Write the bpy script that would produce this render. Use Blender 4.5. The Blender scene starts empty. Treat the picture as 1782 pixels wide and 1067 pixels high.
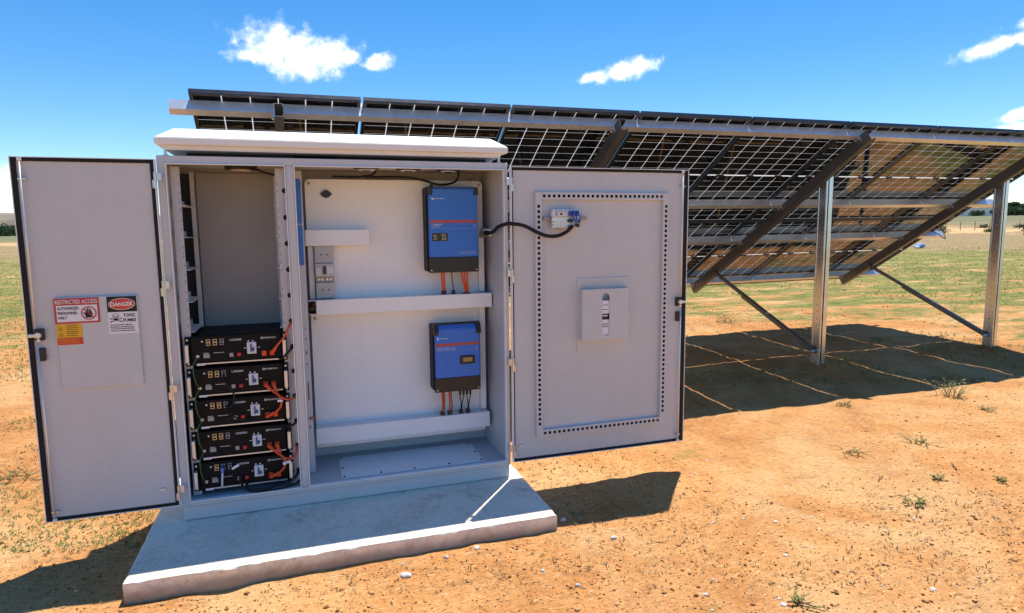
import bpy, bmesh, math, random
import numpy as np
from mathutils import Vector, Matrix
rnd = random.Random(7)
S = bpy.context.scene
COL = S.collection
R = math.radians

# ------------------------------------------------------------------ camera
CAM = Vector((0.6219, -3.4805, 1.4622)); YAW, PITCH, ROLL, F = 0.3171, 0.1217, -0.0105, 1121.4
fw = Vector((math.sin(YAW)*math.cos(PITCH), math.cos(YAW)*math.cos(PITCH), -math.sin(PITCH)))
rt0 = Vector((math.cos(YAW), -math.sin(YAW), 0)); up0 = rt0.cross(fw)
rt = rt0*math.cos(ROLL)+up0*math.sin(ROLL); up = up0*math.cos(ROLL)-rt0*math.sin(ROLL)
cd = bpy.data.cameras.new('camera'); cam = bpy.data.objects.new('camera', cd); COL.objects.link(cam)
cam.matrix_world = Matrix(((rt.x, up.x, -fw.x, CAM.x), (rt.y, up.y, -fw.y, CAM.y), (rt.z, up.z, -fw.z, CAM.z), (0, 0, 0, 1)))
cd.sensor_fit = 'HORIZONTAL'; cd.sensor_width = 36; cd.lens = 36*F/1782; cd.clip_start = 0.05; cd.clip_end = 9000
S.camera = cam

def project(p):
    d = Vector(p)-CAM; w = d.dot(fw)
    return 891+F*d.dot(rt)/w, 533.5-F*d.dot(up)/w, w

def direction(px, py):
    return (fw+rt*((px-891)/F)-up*((py-533.5)/F)).normalized()

# ------------------------------------------------------------------ light
SUNV = Vector((0.21, 0.255, 1.0)).normalized()
SUN_EL = math.asin(SUNV.z); SUN_ROT = math.atan2(SUNV.x, SUNV.y)
sd = bpy.data.lights.new('sun', 'SUN'); sd.energy = 4.6; sd.angle = R(0.5); sd.color = (1.0, 0.96, 0.9)
so = bpy.data.objects.new('sun', sd); COL.objects.link(so)
so.rotation_mode = 'QUATERNION'; so.rotation_quaternion = SUNV.to_track_quat('Z', 'Y'); so.location = (4, 5, 20)
S.view_settings.view_transform = 'Standard'; S.view_settings.look = 'None'
S.view_settings.gamma = 1.0; S.view_settings.use_curve_mapping = False
S.view_settings.exposure = 0.6
SKY_STRENGTH = 0.116
S.cycles.max_bounces = 6; S.cycles.diffuse_bounces = 4; S.cycles.glossy_bounces = 3; S.cycles.transmission_bounces = 3

# ------------------------------------------------------------------ node helpers
class NT:
    def __init__(s, tree): s.t = tree; s.n = tree.nodes; s.l = tree.links
    def node(s, typ, **kw):
        n = s.n.new(typ)
        for k, v in kw.items(): setattr(n, k, v)
        return n
    def link(s, a, b): s.l.new(a, b)
    def set(s, sock, v):
        if hasattr(v, 'is_output') or isinstance(v, bpy.types.NodeSocket): s.l.new(v, sock)
        else: sock.default_value = v
    def math(s, op, a, b=None, c=None, clamp=False):
        n = s.node('ShaderNodeMath', operation=op, use_clamp=clamp); s.set(n.inputs[0], a)
        if b is not None: s.set(n.inputs[1], b)
        if c is not None: s.set(n.inputs[2], c)
        return n.outputs[0]
    def vmath(s, op, a, b=None, out=0):
        n = s.node('ShaderNodeVectorMath', operation=op); s.set(n.inputs[0], a)
        if b is not None: s.set(n.inputs[1], b)
        return n.outputs[out]
    def noise(s, vec, scale, detail=4, rough=0.55, dist=0.0, color=False):
        n = s.node('ShaderNodeTexNoise'); n.inputs['Scale'].default_value = scale; n.inputs['Detail'].default_value = detail
        n.inputs['Roughness'].default_value = rough; n.inputs['Distortion'].default_value = dist
        if vec is not None: s.l.new(vec, n.inputs['Vector'])
        return n.outputs['Color' if color else 'Fac']
    def ramp(s, fac, stops, interp='LINEAR'):
        n = s.node('ShaderNodeValToRGB'); s.l.new(fac, n.inputs[0]); cr = n.color_ramp; cr.interpolation = interp
        while len(cr.elements) < len(stops): cr.elements.new(0.5)
        for e, (p, c) in zip(cr.elements, stops):
            e.position = p; e.color = c if len(c) == 4 else (*c, 1)
        return n.outputs[0]
    def smooth(s, v, a, b):
        n = s.node('ShaderNodeMapRange', interpolation_type='SMOOTHSTEP'); s.set(n.inputs[0], v)
        n.inputs[1].default_value = a; n.inputs[2].default_value = b
        return n.outputs[0]
    def mix(s, f, a, b, typ='RGBA', blend='MIX'):
        n = s.node('ShaderNodeMix', data_type=typ, blend_type=blend)
        s.set(n.inputs['Factor'] if typ == 'FLOAT' else n.inputs[0], f)
        ia, ib = [i for i in n.inputs if i.name == 'A' and i.type == 'RGBA'][0], [i for i in n.inputs if i.name == 'B' and i.type == 'RGBA'][0]
        for so_, v in ((ia, a), (ib, b)):
            if isinstance(v, bpy.types.NodeSocket): s.l.new(v, so_)
            else: so_.default_value = v if len(v) == 4 else (*v, 1)
        return [o for o in n.outputs if o.type == 'RGBA'][0]

# ------------------------------------------------------------------ world: clear sky with scattered small clouds
W = bpy.data.worlds.new('World'); S.world = W; W.use_nodes = True
t = NT(W.node_tree); t.n.clear()
wo = t.node('ShaderNodeOutputWorld'); bg = t.node('ShaderNodeBackground'); t.link(bg.outputs[0], wo.inputs[0])
sky = t.node('ShaderNodeTexSky', sky_type='NISHITA', sun_disc=False, sun_elevation=SUN_EL, sun_rotation=SUN_ROT, altitude=900, air_density=0.95, dust_density=0.03, ozone_density=2.2)
tc = t.node('ShaderNodeTexCoord'); gen = tc.outputs['Generated']
hs = t.node('ShaderNodeHueSaturation'); hs.inputs['Saturation'].default_value = 1.36; hs.inputs['Value'].default_value = 1.0
t.link(sky.outputs[0], hs.inputs['Color'])
nz = t.noise(gen, 26, 6, 0.62, 0.2); nz2 = t.noise(gen, 70, 2, 0.6)
wob = t.math('ADD', t.math('MULTIPLY', t.math('SUBTRACT', nz, 0.5), 2.6), t.math('MULTIPLY', t.math('SUBTRACT', nz2, 0.5), 1.3))
lobes = []   # (direction, half-width, half-height, tilt)
def lobe(px, py, a, b, tilt=0): lobes.append((direction(px, py), a/F, b/F, tilt))
lobe(500, 90, 62, 27, -6); lobe(488, 76, 36, 22); lobe(560, 96, 46, 18, 8); lobe(512, 114, 38, 17); lobe(440, 97, 30, 10)
lobe(604, 98, 20, 10); lobe(656, 108, 20, 9, 10)
lobe(1090, 121, 38, 11, 14); lobe(1034, 132, 20, 7, 12); lobe(1116, 112, 24, 10)
lobe(1758, 70, 46, 8, 16); lobe(1795, 60, 30, 9, 10); lobe(1800, 38, 20, 7, 10); lobe(1790, 194, 28, 7, 14); lobe(1800, 218, 40, 5)
lobe(-8, 325, 30, 22)
for k in range(9):   # more of the same fair-weather clouds over the rest of the sky
    az = R(115+k*26+rnd.uniform(-8, 8)); el = R(rnd.uniform(10, 45)); w = rnd.uniform(0.05, 0.1)
    lobes.append((Vector((math.sin(az)*math.cos(el), math.cos(az)*math.cos(el), math.sin(el))), w, w*0.38, 0))
acc = None
for d, a, b, tilt in lobes:
    rx = Vector((d.y, -d.x, 0)).normalized(); ry = rx.cross(d)
    c_, s_ = math.cos(R(tilt)), math.sin(R(tilt)); ax = rx*c_+ry*s_; ay = ry*c_-rx*s_; az_ = ax.cross(ay)
    mpn = t.node('ShaderNodeMapping', vector_type='TEXTURE'); t.link(gen, mpn.inputs['Vector'])
    mpn.inputs['Location'].default_value = d; mpn.inputs['Scale'].default_value = (a, b, 0.5)
    mpn.inputs['Rotation'].default_value = Matrix((ax, ay, az_)).transposed().to_euler()
    r_ = t.vmath('LENGTH', mpn.outputs[0], out='Value')
    acc = r_ if acc is None else t.math('MINIMUM', acc, r_)
acc = t.math('SUBTRACT', 2.4, acc)
dens = t.math('ADD', acc, wob)
mask = t.smooth(dens, 0.75, 2.15)
shade = t.smooth(t.math('ADD', dens, t.math('MULTIPLY', t.math('SUBTRACT', nz2, 0.5), 2.0)), 1.2, 2.6)
cloudcol = t.mix(shade, (7.0, 7.6, 8.6), (11.0, 11.0, 11.2))
skycol = t.mix(mask, hs.outputs[0], cloudcol)
t.link(skycol, bg.inputs['Color']); bg.inputs['Strength'].default_value = SKY_STRENGTH

# ------------------------------------------------------------------ materials
M = {}
def principled(name):
    m = bpy.data.materials.new(name); m.use_nodes = True; n = NT(m.node_tree); b = n.n['Principled BSDF']; M[name] = m
    return m, n, b
def simple(name, col, rough=0.5, metal=0.0, spec=0.5, var=0.08, scale=6.0, bump=0.0, bscale=300.0, coat=0.0, ior=None):
    m, n, b = principled(name)
    co = n.node('ShaderNodeTexCoord').outputs['Object']
    nf = n.noise(co, scale, 6, 0.6)
    c0 = tuple(max(0, c*(1-var)) for c in col); c1 = tuple(min(1, c*(1+var)) for c in col)
    n.link(n.ramp(nf, [(0.3, c0), (0.7, c1)]), b.inputs['Base Color'])
    rr = n.node('ShaderNodeMapRange'); n.link(nf, rr.inputs[0]); rr.inputs[3].default_value = max(0.02, rough-0.06); rr.inputs[4].default_value = min(1, rough+0.06)
    n.link(rr.outputs[0], b.inputs['Roughness'])
    b.inputs['Metallic'].default_value = metal; b.inputs['Specular IOR Level'].default_value = spec
    if coat: b.inputs['Coat Weight'].default_value = coat; b.inputs['Coat Roughness'].default_value = 0.05
    if ior: b.inputs['IOR'].default_value = ior
    if bump:
        bn = n.node('ShaderNodeBump'); bn.inputs['Strength'].default_value = bump; bn.inputs['Distance'].default_value = 0.001
        n.link(n.noise(co, bscale, 3), bn.inputs['Height']); n.link(bn.outputs[0], b.inputs['Normal'])
    return m
def powder(name, col, dust):
    m, n, b = principled(name); co = n.node('ShaderNodeTexCoord').outputs['Object']
    big = n.noise(co, 2.2, 5, 0.6); fine = n.noise(co, 140, 2, 0.6)
    mpz = n.node('ShaderNodeMapping'); mpz.inputs['Scale'].default_value = (9, 9, 0.9); n.link(co, mpz.inputs[0]); run = n.noise(mpz.outputs[0], 2.0, 5, 0.7)
    f = n.math('ADD', n.math('MULTIPLY', big, 0.4), n.math('ADD', n.math('MULTIPLY', fine, 0.35), n.math('MULTIPLY', run, 0.25)))
    c = n.ramp(f, [(0.36, tuple(v*0.93 for v in col)), (0.64, tuple(min(1, v*1.05) for v in col))])
    c = n.mix(n.math('MULTIPLY', n.smooth(n.noise(co, 6, 6, 0.75, 0.7), 0.55, 0.75), dust), c, (0.5, 0.36, 0.24))
    n.link(c, b.inputs['Base Color']); b.inputs['Specular IOR Level'].default_value = 0.4
    rr_ = n.node('ShaderNodeMapRange'); n.link(run, rr_.inputs[0]); rr_.inputs[3].default_value = 0.34; rr_.inputs[4].default_value = 0.56; n.link(rr_.outputs[0], b.inputs['Roughness'])
    b1 = n.node('ShaderNodeBump'); b1.inputs['Strength'].default_value = 0.25; b1.inputs['Distance'].default_value = 0.001; n.link(n.noise(co, 420, 2), b1.inputs['Height'])
    b2 = n.node('ShaderNodeBump'); b2.inputs['Strength'].default_value = 0.35; b2.inputs['Distance'].default_value = 0.02; n.link(n.noise(co, 2.6, 2), b2.inputs['Height']); n.link(b1.outputs[0], b2.inputs['Normal'])
    n.link(b2.outputs[0], b.inputs['Normal'])
powder('powder_grey', (0.58, 0.58, 0.60), 0.16); powder('plate_cream', (0.87, 0.87, 0.88), 0.05)
simple('trunk_white', (0.86, 0.86, 0.87), 0.4, 0, 0.4, 0.03, 4)
simple('roof_white', (0.82, 0.81, 0.79), 0.4, 0, 0.4, 0.04, 4, 0.2, 400)
simple('inner_grey', (0.36, 0.345, 0.34), 0.55, 0, 0.35, 0.08, 2.5, 0.2, 400)
simple('black_rubber', (0.012, 0.012, 0.013), 0.65, 0, 0.3, 0.2, 20)
simple('black_metal', (0.004, 0.004, 0.006), 0.5, 0, 0.18, 0.15, 30, 0.3, 700)
simple('dark_gap', (0.05, 0.05, 0.055), 0.7, 0, 0.3, 0.3, 6)  # dark tone painted in for the rack void and the gap under the roof
simple('black_plastic', (0.014, 0.014, 0.016), 0.38, 0, 0.5, 0.2, 20)
simple('blue_plastic', (0.034, 0.18, 0.66), 0.38, 0, 0.45, 0.06, 5, 0.2, 600)
simple('blue_dark', (0.014, 0.07, 0.27), 0.4, 0, 0.45, 0.06, 5)
simple('blue_film', (0.03, 0.17, 0.55), 0.35, 0, 0.5, 0.2, 18, 0.4, 60)
simple('stripe_red', (0.5, 0.085, 0.06), 0.4, 0, 0.4, 0.05)
simple('ink_white', (0.8, 0.8, 0.8), 0.5, 0, 0.3, 0.03)
simple('ink_pale_blue', (0.2, 0.32, 0.62), 0.5, 0, 0.3, 0.03)
simple('ink_black', (0.015, 0.015, 0.018), 0.5, 0, 0.3, 0.05)
simple('sign_white', (0.76, 0.76, 0.8), 0.35, 0, 0.5, 0.03)
simple('sign_red', (0.5, 0.03, 0.04), 0.35, 0, 0.5, 0.05)
simple('danger_red', (0.62, 0.05, 0.03), 0.35, 0, 0.5, 0.05)
simple('sign_yellow', (0.78, 0.42, 0.02), 0.35, 0, 0.5, 0.05)
simple('orange_cable', (0.72, 0.085, 0.02), 0.42, 0, 0.4, 0.1, 30)
simple('red_connector', (0.55, 0.03, 0.03), 0.4, 0, 0.4, 0.1, 30)
simple('green_wire', (0.06, 0.16, 0.05), 0.45, 0, 0.4, 0.1, 30)
simple('blue_wire', (0.03, 0.07, 0.35), 0.4, 0, 0.4, 0.1, 30)
simple('silver', (0.74, 0.72, 0.68), 0.35, 0.45, 0.5, 0.08, 40)
simple('gold_port', (0.6, 0.5, 0.3), 0.35, 0.5, 0.5, 0.1, 40)
simple('breaker_grey', (0.5, 0.5, 0.5), 0.45, 0, 0.4, 0.04, 20)
simple('breaker_white', (0.65, 0.67, 0.72), 0.4, 0, 0.4, 0.04, 20)
simple('screen_amber', (0.42, 0.27, 0.09), 0.25, 0, 0.5, 0.1, 60)
simple('screen_dark', (0.012, 0.014, 0.012), 0.15, 0, 0.5, 0.2, 60)
simple('led_glass', (0.75, 0.6, 0.5), 0.2, 0, 0.5, 0.1, 30)
simple('paper', (0.78, 0.78, 0.82), 0.6, 0, 0.3, 0.04, 8)
simple('copper', (0.45, 0.14, 0.06), 0.4, 0.4, 0.5, 0.3, 60)
simple('aluminium', (0.62, 0.62, 0.64), 0.34, 0.9, 0.5, 0.06, 12)
simple('alu_frame', (0.085, 0.088, 0.1), 0.3, 0.85, 0.5, 0.1, 12)
simple('black_frame', (0.02, 0.02, 0.024), 0.35, 0.3, 0.5, 0.1, 12)
simple('tree_bark', (0.09, 0.065, 0.045), 0.9, 0, 0.2, 0.3, 8)
simple('wall_white', (0.8, 0.8, 0.78), 0.7, 0, 0.3, 0.05, 1)
simple('roof_rust', (0.4, 0.16, 0.09), 0.7, 0, 0.3, 0.15, 2)
simple('window_dark', (0.03, 0.035, 0.04), 0.2, 0, 0.5, 0.1)
simple('wood_post', (0.16, 0.12, 0.09), 0.85, 0, 0.2, 0.3, 10)
simple('stone_pale', (0.62, 0.58, 0.53), 0.85, 0, 0.3, 0.25, 45, 0.8, 120)
simple('twig', (0.17, 0.115, 0.075), 0.9, 0, 0.2, 0.3, 30)

def galv(name, base, rough, metal=0.75):
    m, n, b = principled(name); co = n.node('ShaderNodeTexCoord').outputs['Object']
    v = n.node('ShaderNodeTexVoronoi'); v.inputs['Scale'].default_value = 55; n.link(co, v.inputs['Vector'])
    lo = n.noise(co, 4, 6, 0.65)
    f = n.math('ADD', n.math('MULTIPLY', v.outputs['Color'], 0.18), n.math('MULTIPLY', lo, 0.82))
    n.link(n.ramp(f, [(0.25, tuple(c*0.8 for c in base)), (0.75, tuple(min(1, c*1.15) for c in base))]), b.inputs['Base Color'])
    b.inputs['Metallic'].default_value = metal
    r_ = n.node('ShaderNodeMapRange'); n.link(f, r_.inputs[0]); r_.inputs[3].default_value = rough-0.1; r_.inputs[4].default_value = rough+0.12
    n.link(r_.outputs[0], b.inputs['Roughness'])
galv('galvanised', (0.78, 0.79, 0.82), 0.3, 0.6)
galv('galvanised_bright', (0.68, 0.7, 0.74), 0.24, 0.95)
galv('galvanised_dark', (0.17, 0.17, 0.175), 0.45)

# solar cells and laminate: one glass skin, dark silicon behind it, pale gaps that pass diffuse daylight
m, n, b = principled('solar_cell')
co = n.node('ShaderNodeTexCoord').outputs['Object']; oi = n.node('ShaderNodeObjectInfo').outputs['Random']
gi = n.node('ShaderNodeNewGeometry').outputs['Random Per Island']
n.link(n.ramp(n.math('ADD', n.math('MULTIPLY', oi, 0.5), n.math('MULTIPLY', gi, 0.5)), [(0, (0.003, 0.003, 0.005)), (1, (0.007, 0.007, 0.010))]), b.inputs['Base Color'])
b.inputs['Roughness'].default_value = 0.5; b.inputs['Specular IOR Level'].default_value = 0.0
b.inputs['Coat Weight'].default_value = 1.0; b.inputs['Coat Roughness'].default_value = 0.03; b.inputs['Coat IOR'].default_value = 1.8
m, n, b = principled('laminate_gap')
b.inputs['Base Color'].default_value = (0.75, 0.76, 0.78, 1); b.inputs['Roughness'].default_value = 0.15
tr = n.node('ShaderNodeBsdfTranslucent'); tr.inputs[0].default_value = (0.9, 0.9, 0.9, 1)
mx = n.node('ShaderNodeMixShader'); mx.inputs[0].default_value = 0.55
n.link(b.outputs[0], mx.inputs[1]); n.link(tr.outputs[0], mx.inputs[2]); n.link(mx.outputs[0], n.n['Material Output'].inputs[0])

# concrete
m, n, b = principled('concrete'); co = n.node('ShaderNodeTexCoord').outputs['Object']
n1 = n.noise(co, 3.2, 8, 0.72); n2 = n.noise(co, 30, 6, 0.75); n3 = n.noise(co, 120, 4, 0.6); n4 = n.noise(co, 5, 7, 0.7, 0.6)
f = n.math('ADD', n.math('MULTIPLY', n1, 0.45), n.math('ADD', n.math('MULTIPLY', n2, 0.35), n.math('MULTIPLY', n3, 0.2)))
c = n.ramp(f, [(0.38, (0.56, 0.45, 0.34)), (0.46, (0.84, 0.71, 0.56)), (0.56, (0.95, 0.83, 0.68))])
c = n.mix(n.math('MULTIPLY', n.smooth(n4, 0.55, 0.68), 0.45), c, (0.5, 0.38, 0.27))       # soil trodden onto it
geo = n.node('ShaderNodeSeparateXYZ'); n.link(co, geo.inputs[0])
splash = n.math('MULTIPLY', n.smooth(n.math('ADD', geo.outputs[2], n.math('MULTIPLY', n4, -0.09)), -0.05, -0.12), 0.8)
c = n.mix(splash, c, (0.3, 0.2, 0.14))
n.link(c, b.inputs['Base Color']); b.inputs['Roughness'].default_value = 0.9; b.inputs['Specular IOR Level'].default_value = 0.25
bn = n.node('ShaderNodeBump'); bn.inputs['Strength'].default_value = 0.5; bn.inputs['Distance'].default_value = 0.004
n.link(n.math('ADD', n.math('MULTIPLY', n2, 0.7), n.math('MULTIPLY', n3, 0.5)), bn.inputs['Height']); n.link(bn.outputs[0], b.inputs['Normal'])

# sandy soil
m, n, b = principled('sandy_soil'); co = n.node('ShaderNodeTexCoord').outputs['Object']
sx = n.node('ShaderNodeSeparateXYZ'); n.link(co, sx.inputs[0])
dx, dy = n.math('SUBTRACT', sx.outputs[0], CAM.x), n.math('SUBTRACT', sx.outputs[1], CAM.y)
dist = n.math('SQRT', n.math('ADD', n.math('MULTIPLY', dx, dx), n.math('MULTIPLY', dy, dy)))
b1 = n.noise(co, 0.55, 4, 0.62, 0.5); b2 = n.noise(co, 3.2, 4, 0.66, 0.4); b3 = n.noise(co, 22, 4, 0.7); b4 = n.noise(co, 150, 2, 0.7)
f = n.math('ADD', n.math('ADD', n.math('MULTIPLY', b1, 0.3), n.math('MULTIPLY', b2, 0.3)), n.math('ADD', n.math('MULTIPLY', b3, 0.25), n.math('MULTIPLY', b4, 0.15)))
soil = n.ramp(f, [(0.34, (0.23, 0.09, 0.03)), (0.46, (0.46, 0.2, 0.065)), (0.55, (0.56, 0.27, 0.095)), (0.68, (0.63, 0.39, 0.17))])
pale = n.smooth(n.noise(co, 0.8, 4, 0.6, 0.8), 0.47, 0.66)
soil = n.mix(n.math('MULTIPLY', pale, 0.52), soil, (0.62, 0.41, 0.195))
mp = n.node('ShaderNodeMapping'); mp.inputs['Scale'].default_value = (0.35, 1.0, 1.0); mp.inputs['Rotation'].default_value = (0, 0, -YAW); n.link(co, mp.inputs[0])
litter = n.smooth(n.noise(mp.outputs[0], 9, 4, 0.75, 1.0), 0.6, 0.74)
soil = n.mix(n.math('MULTIPLY', litter, 0.55), soil, (0.17, 0.1, 0.045))
speck = n.noise(mp.outputs[0], 75, 3, 0.6, 0.6); fade = n.smooth(dist, 14.0, 3.0)
soil = n.mix(n.math('MULTIPLY', n.math('MULTIPLY', n.smooth(speck, 0.56, 0.7), 0.75), fade), soil, (0.17, 0.095, 0.04))
soil = n.mix(n.math('MULTIPLY', n.math('MULTIPLY', n.smooth(speck, 0.42, 0.3), 0.6), fade), soil, (0.68, 0.5, 0.28))
# field colours farther out: dry straw, weeds, tracks
pn = n.noise(mp.outputs[0], 0.35, 4, 0.68, 0.6); pn2 = n.noise(mp.outputs[0], 4.5, 6, 0.85)
pn3 = n.noise(mp.outputs[0], 1.3, 6, 0.82, 0.4)
soil = n.mix(n.math('MULTIPLY', n.smooth(dist, 9.0, 40.0), 0.6), soil, (0.6, 0.43, 0.22))
green = n.ramp(pn2, [(0.32, (0.07, 0.085, 0.02)), (0.46, (0.14, 0.16, 0.035)), (0.56, (0.24, 0.22, 0.065)), (0.68, (0.44, 0.32, 0.12))])
straw = n.ramp(pn2, [(0.3, (0.15, 0.11, 0.055)), (0.5, (0.28, 0.2, 0.1)), (0.75, (0.46, 0.33, 0.15))])
ld = n.math('ADD', n.math('DIVIDE', n.math('LOGARITHM', dist, 10.0), 3.6), n.math('MULTIPLY', n.math('SUBTRACT', pn, 0.5), 0.10))
amt = n.ramp(ld, [(0.0, (0, 0, 0)), (0.262, (0, 0, 0)), (0.30, (0.3,)*3), (0.335, (0.4,)*3), (0.44, (0.46,)*3), (0.47, (0.5,)*3), (0.555, (0.66,)*3), (0.565, (0.05,)*3), (0.578, (0.05,)*3), (0.59, (0.75,)*3), (1, (0.85,)*3)])
veg = n.mix(n.smooth(ld, 0.445, 0.475), green, straw)
veg = n.mix(n.smooth(ld, 0.585, 0.62), veg, (0.17, 0.165, 0.085))
vf = n.math('MULTIPLY', n.smooth(n.math('ADD', pn3, n.math('MULTIPLY', amt, 0.55)), 0.6, 0.76), 1.0)
colr = n.mix(vf, soil, veg)
n.link(colr, b.inputs['Base Color']); b.inputs['Roughness'].default_value = 0.95; b.inputs['Specular IOR Level'].default_value = 0.12
vo = n.node('ShaderNodeTexVoronoi', feature='DISTANCE_TO_EDGE'); vo.inputs['Scale'].default_value = 17; n.link(n.mix(0.12, co, n.noise(co, 9, 4, 0.6, color=True)), vo.inputs['Vector'])
crack = n.math('MULTIPLY', n.smooth(vo.outputs['Distance'], 0.0, 0.09), n.smooth(n.noise(co, 1.7, 3), 0.42, 0.6))
hgt = n.math('ADD', n.math('ADD', n.math('MULTIPLY', b3, 1.0), n.math('MULTIPLY', b4, 0.28)), n.math('MULTIPLY', crack, 0.10))
bn = n.node('ShaderNodeBump'); bn.inputs['Strength'].default_value = 0.75; bn.inputs['Distance'].default_value = 0.03
n.link(hgt, bn.inputs['Height']); n.link(bn.outputs[0], b.inputs['Normal'])

def leafy(name, stops, rough=0.6, trans=0.25):
    m, n, b = principled(name)
    gi = n.node('ShaderNodeNewGeometry').outputs['Random Per Island']
    c = n.ramp(gi, stops); n.link(c, b.inputs['Base Color']); b.inputs['Roughness'].default_value = rough; b.inputs['Specular IOR Level'].default_value = 0.2
    tr = n.node('ShaderNodeBsdfTranslucent'); n.link(c, tr.inputs[0]); mx = n.node('ShaderNodeMixShader'); mx.inputs[0].default_value = trans
    n.link(b.outputs[0], mx.inputs[1]); n.link(tr.outputs[0], mx.inputs[2]); n.link(mx.outputs[0], n.n['Material Output'].inputs[0])
leafy('weed_green', [(0, (0.10, 0.14, 0.03)), (0.5, (0.2, 0.25, 0.06)), (0.8, (0.38, 0.35, 0.13)), (1, (0.5, 0.42, 0.2))])
leafy('dry_grass', [(0, (0.14, 0.1, 0.05)), (0.5, (0.3, 0.22, 0.11)), (1, (0.5, 0.4, 0.22))])
leafy('tree_leaf', [(0, (0.025, 0.045, 0.018)), (0.6, (0.045, 0.075, 0.028)), (1, (0.08, 0.11, 0.045))])
leafy('clod', [(0, (0.24, 0.1, 0.035)), (0.6, (0.46, 0.22, 0.08)), (0.9, (0.58, 0.37, 0.18)), (1, (0.66, 0.56, 0.42))], 0.95, 0.0)
simple('hill_earth', (0.2, 0.165, 0.12), 0.95, 0, 0.1, 0.3, 0.01)
simple('field_green', (0.1, 0.13, 0.055), 0.95, 0, 0.1, 0.3, 0.03)

# ------------------------------------------------------------------ mesh helpers
def BM(): return bmesh.new()
def box(bm, x0, x1, y0, y1, z0, z1, bev=0.0, seg=1, mi=0):
    vs = [bm.verts.new((x, y, z)) for x in (x0, x1) for y in (y0, y1) for z in (z0, z1)]
    fs = [bm.faces.new([vs[i] for i in q]) for q in ((0, 1, 3, 2), (4, 6, 7, 5), (0, 4, 5, 1), (2, 3, 7, 6), (0, 2, 6, 4), (1, 5, 7, 3))]
    if bev:
        es = list({e for f in fs for e in f.edges})
        bmesh.ops.bevel(bm, geom=es, offset=bev, segments=seg, affect='EDGES', profile=0.5)
    return fs
def prism(bm, pts, h0, h1, axis='y'):
    """closed outline in two axes, extruded along the third: axis y -> pts (x,z); x -> (y,z); z -> (x,y)"""
    def P(a, b_, h): return {'y': (a, h, b_), 'x': (h, a, b_), 'z': (a, b_, h)}[axis]
    v0 = [bm.verts.new(P(a, c, h0)) for a, c in pts]; v1 = [bm.verts.new(P(a, c, h1)) for a, c in pts]
    k = len(pts); bm.faces.new(v0); bm.faces.new(v1[::-1])
    for i in range(k): bm.faces.new((v0[i], v1[i], v1[(i+1) % k], v0[(i+1) % k]))
def disc(bm, c, r, h, axis='y', seg=16, r2=None):
    pts = [(math.cos(2*math.pi*i/seg), math.sin(2*math.pi*i/seg)) for i in range(seg)]
    def P(a, b_, e): return {'y': (c[0]+a, c[1]+e, c[2]+b_), 'x': (c[0]+e, c[1]+a, c[2]+b_), 'z': (c[0]+a, c[1]+b_, c[2]+e)}[axis]
    r2 = r if r2 is None else r2
    v0 = [bm.verts.new(P(a*r, b_*r, 0)) for a, b_ in pts]; v1 = [bm.verts.new(P(a*r2, b_*r2, h)) for a, b_ in pts]
    bm.faces.new(v0); bm.faces.new(v1[::-1])
    for i in range(seg): bm.faces.new((v0[i], v1[i], v1[(i+1) % seg], v0[(i+1) % seg]))
def ring(bm, c, r0, r1, h, seg=32, sx=1.0, sz=1.0):
    for i in range(seg):
        a0, a1 = 2*math.pi*i/seg, 2*math.pi*(i+1)/seg
        q = [(c[0]+math.cos(a)*r*sx, c[2]+math.sin(a)*r*sz) for a, r in ((a0, r0), (a1, r0), (a1, r1), (a0, r1))]
        prism(bm, q, c[1], c[1]+h)
def spline(pts, k=8):
    P = [Vector(p) for p in pts]; P = [P[0]*2-P[1]]+P+[P[-1]*2-P[-2]]; out = []
    for i in range(1, len(P)-2):
        for j in range(k):
            s = j/k
            out.append(0.5*((2*P[i])+(P[i+1]-P[i-1])*s+(2*P[i-1]-5*P[i]+4*P[i+1]-P[i+2])*s*s+(3*P[i]-P[i-1]-3*P[i+1]+P[i+2])*s**3))
    out.append(P[-2]); return out
def tube(bm, pts, r, seg=8, smooth=8, r_end=None):
    P = spline(pts, smooth) if smooth else [Vector(p) for p in pts]
    prev = None; n = None
    for i, p in enumerate(P):
        tg = (P[min(i+1, len(P)-1)]-P[max(i-1, 0)]).normalized()
        if n is None:
            n = tg.orthogonal().normalized()
        n = (n-tg*n.dot(tg)).normalized(); bt = tg.cross(n)
        rr = r if r_end is None else r+(r_end-r)*i/(len(P)-1)
        cur = [bm.verts.new(p+(n*math.cos(2*math.pi*k/seg)+bt*math.sin(2*math.pi*k/seg))*rr) for k in range(seg)]
        if prev:
            for k in range(seg): bm.faces.new((prev[k], prev[(k+1) % seg], cur[(k+1) % seg], cur[k])).smooth = True
        else: bm.faces.new(cur[::-1])
        prev = cur
    bm.faces.new(prev)
def bar(bm, a, b_, w, h, upv=(0, 0, 1)):
    a, b_ = Vector(a), Vector(b_); d = (b_-a).normalized(); s = d.cross(Vector(upv)).normalized(); u = s.cross(d)
    vs = [bm.verts.new(p+s*w*i/2+u*h*j/2) for p in (a, b_) for i, j in ((-1, -1), (1, -1), (1, 1), (-1, 1))]
    for q in ((0, 1, 2, 3), (7, 6, 5, 4), (0, 4, 5, 1), (1, 5, 6, 2), (2, 6, 7, 3), (3, 7, 4, 0)): bm.faces.new([vs[i] for i in q])

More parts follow.
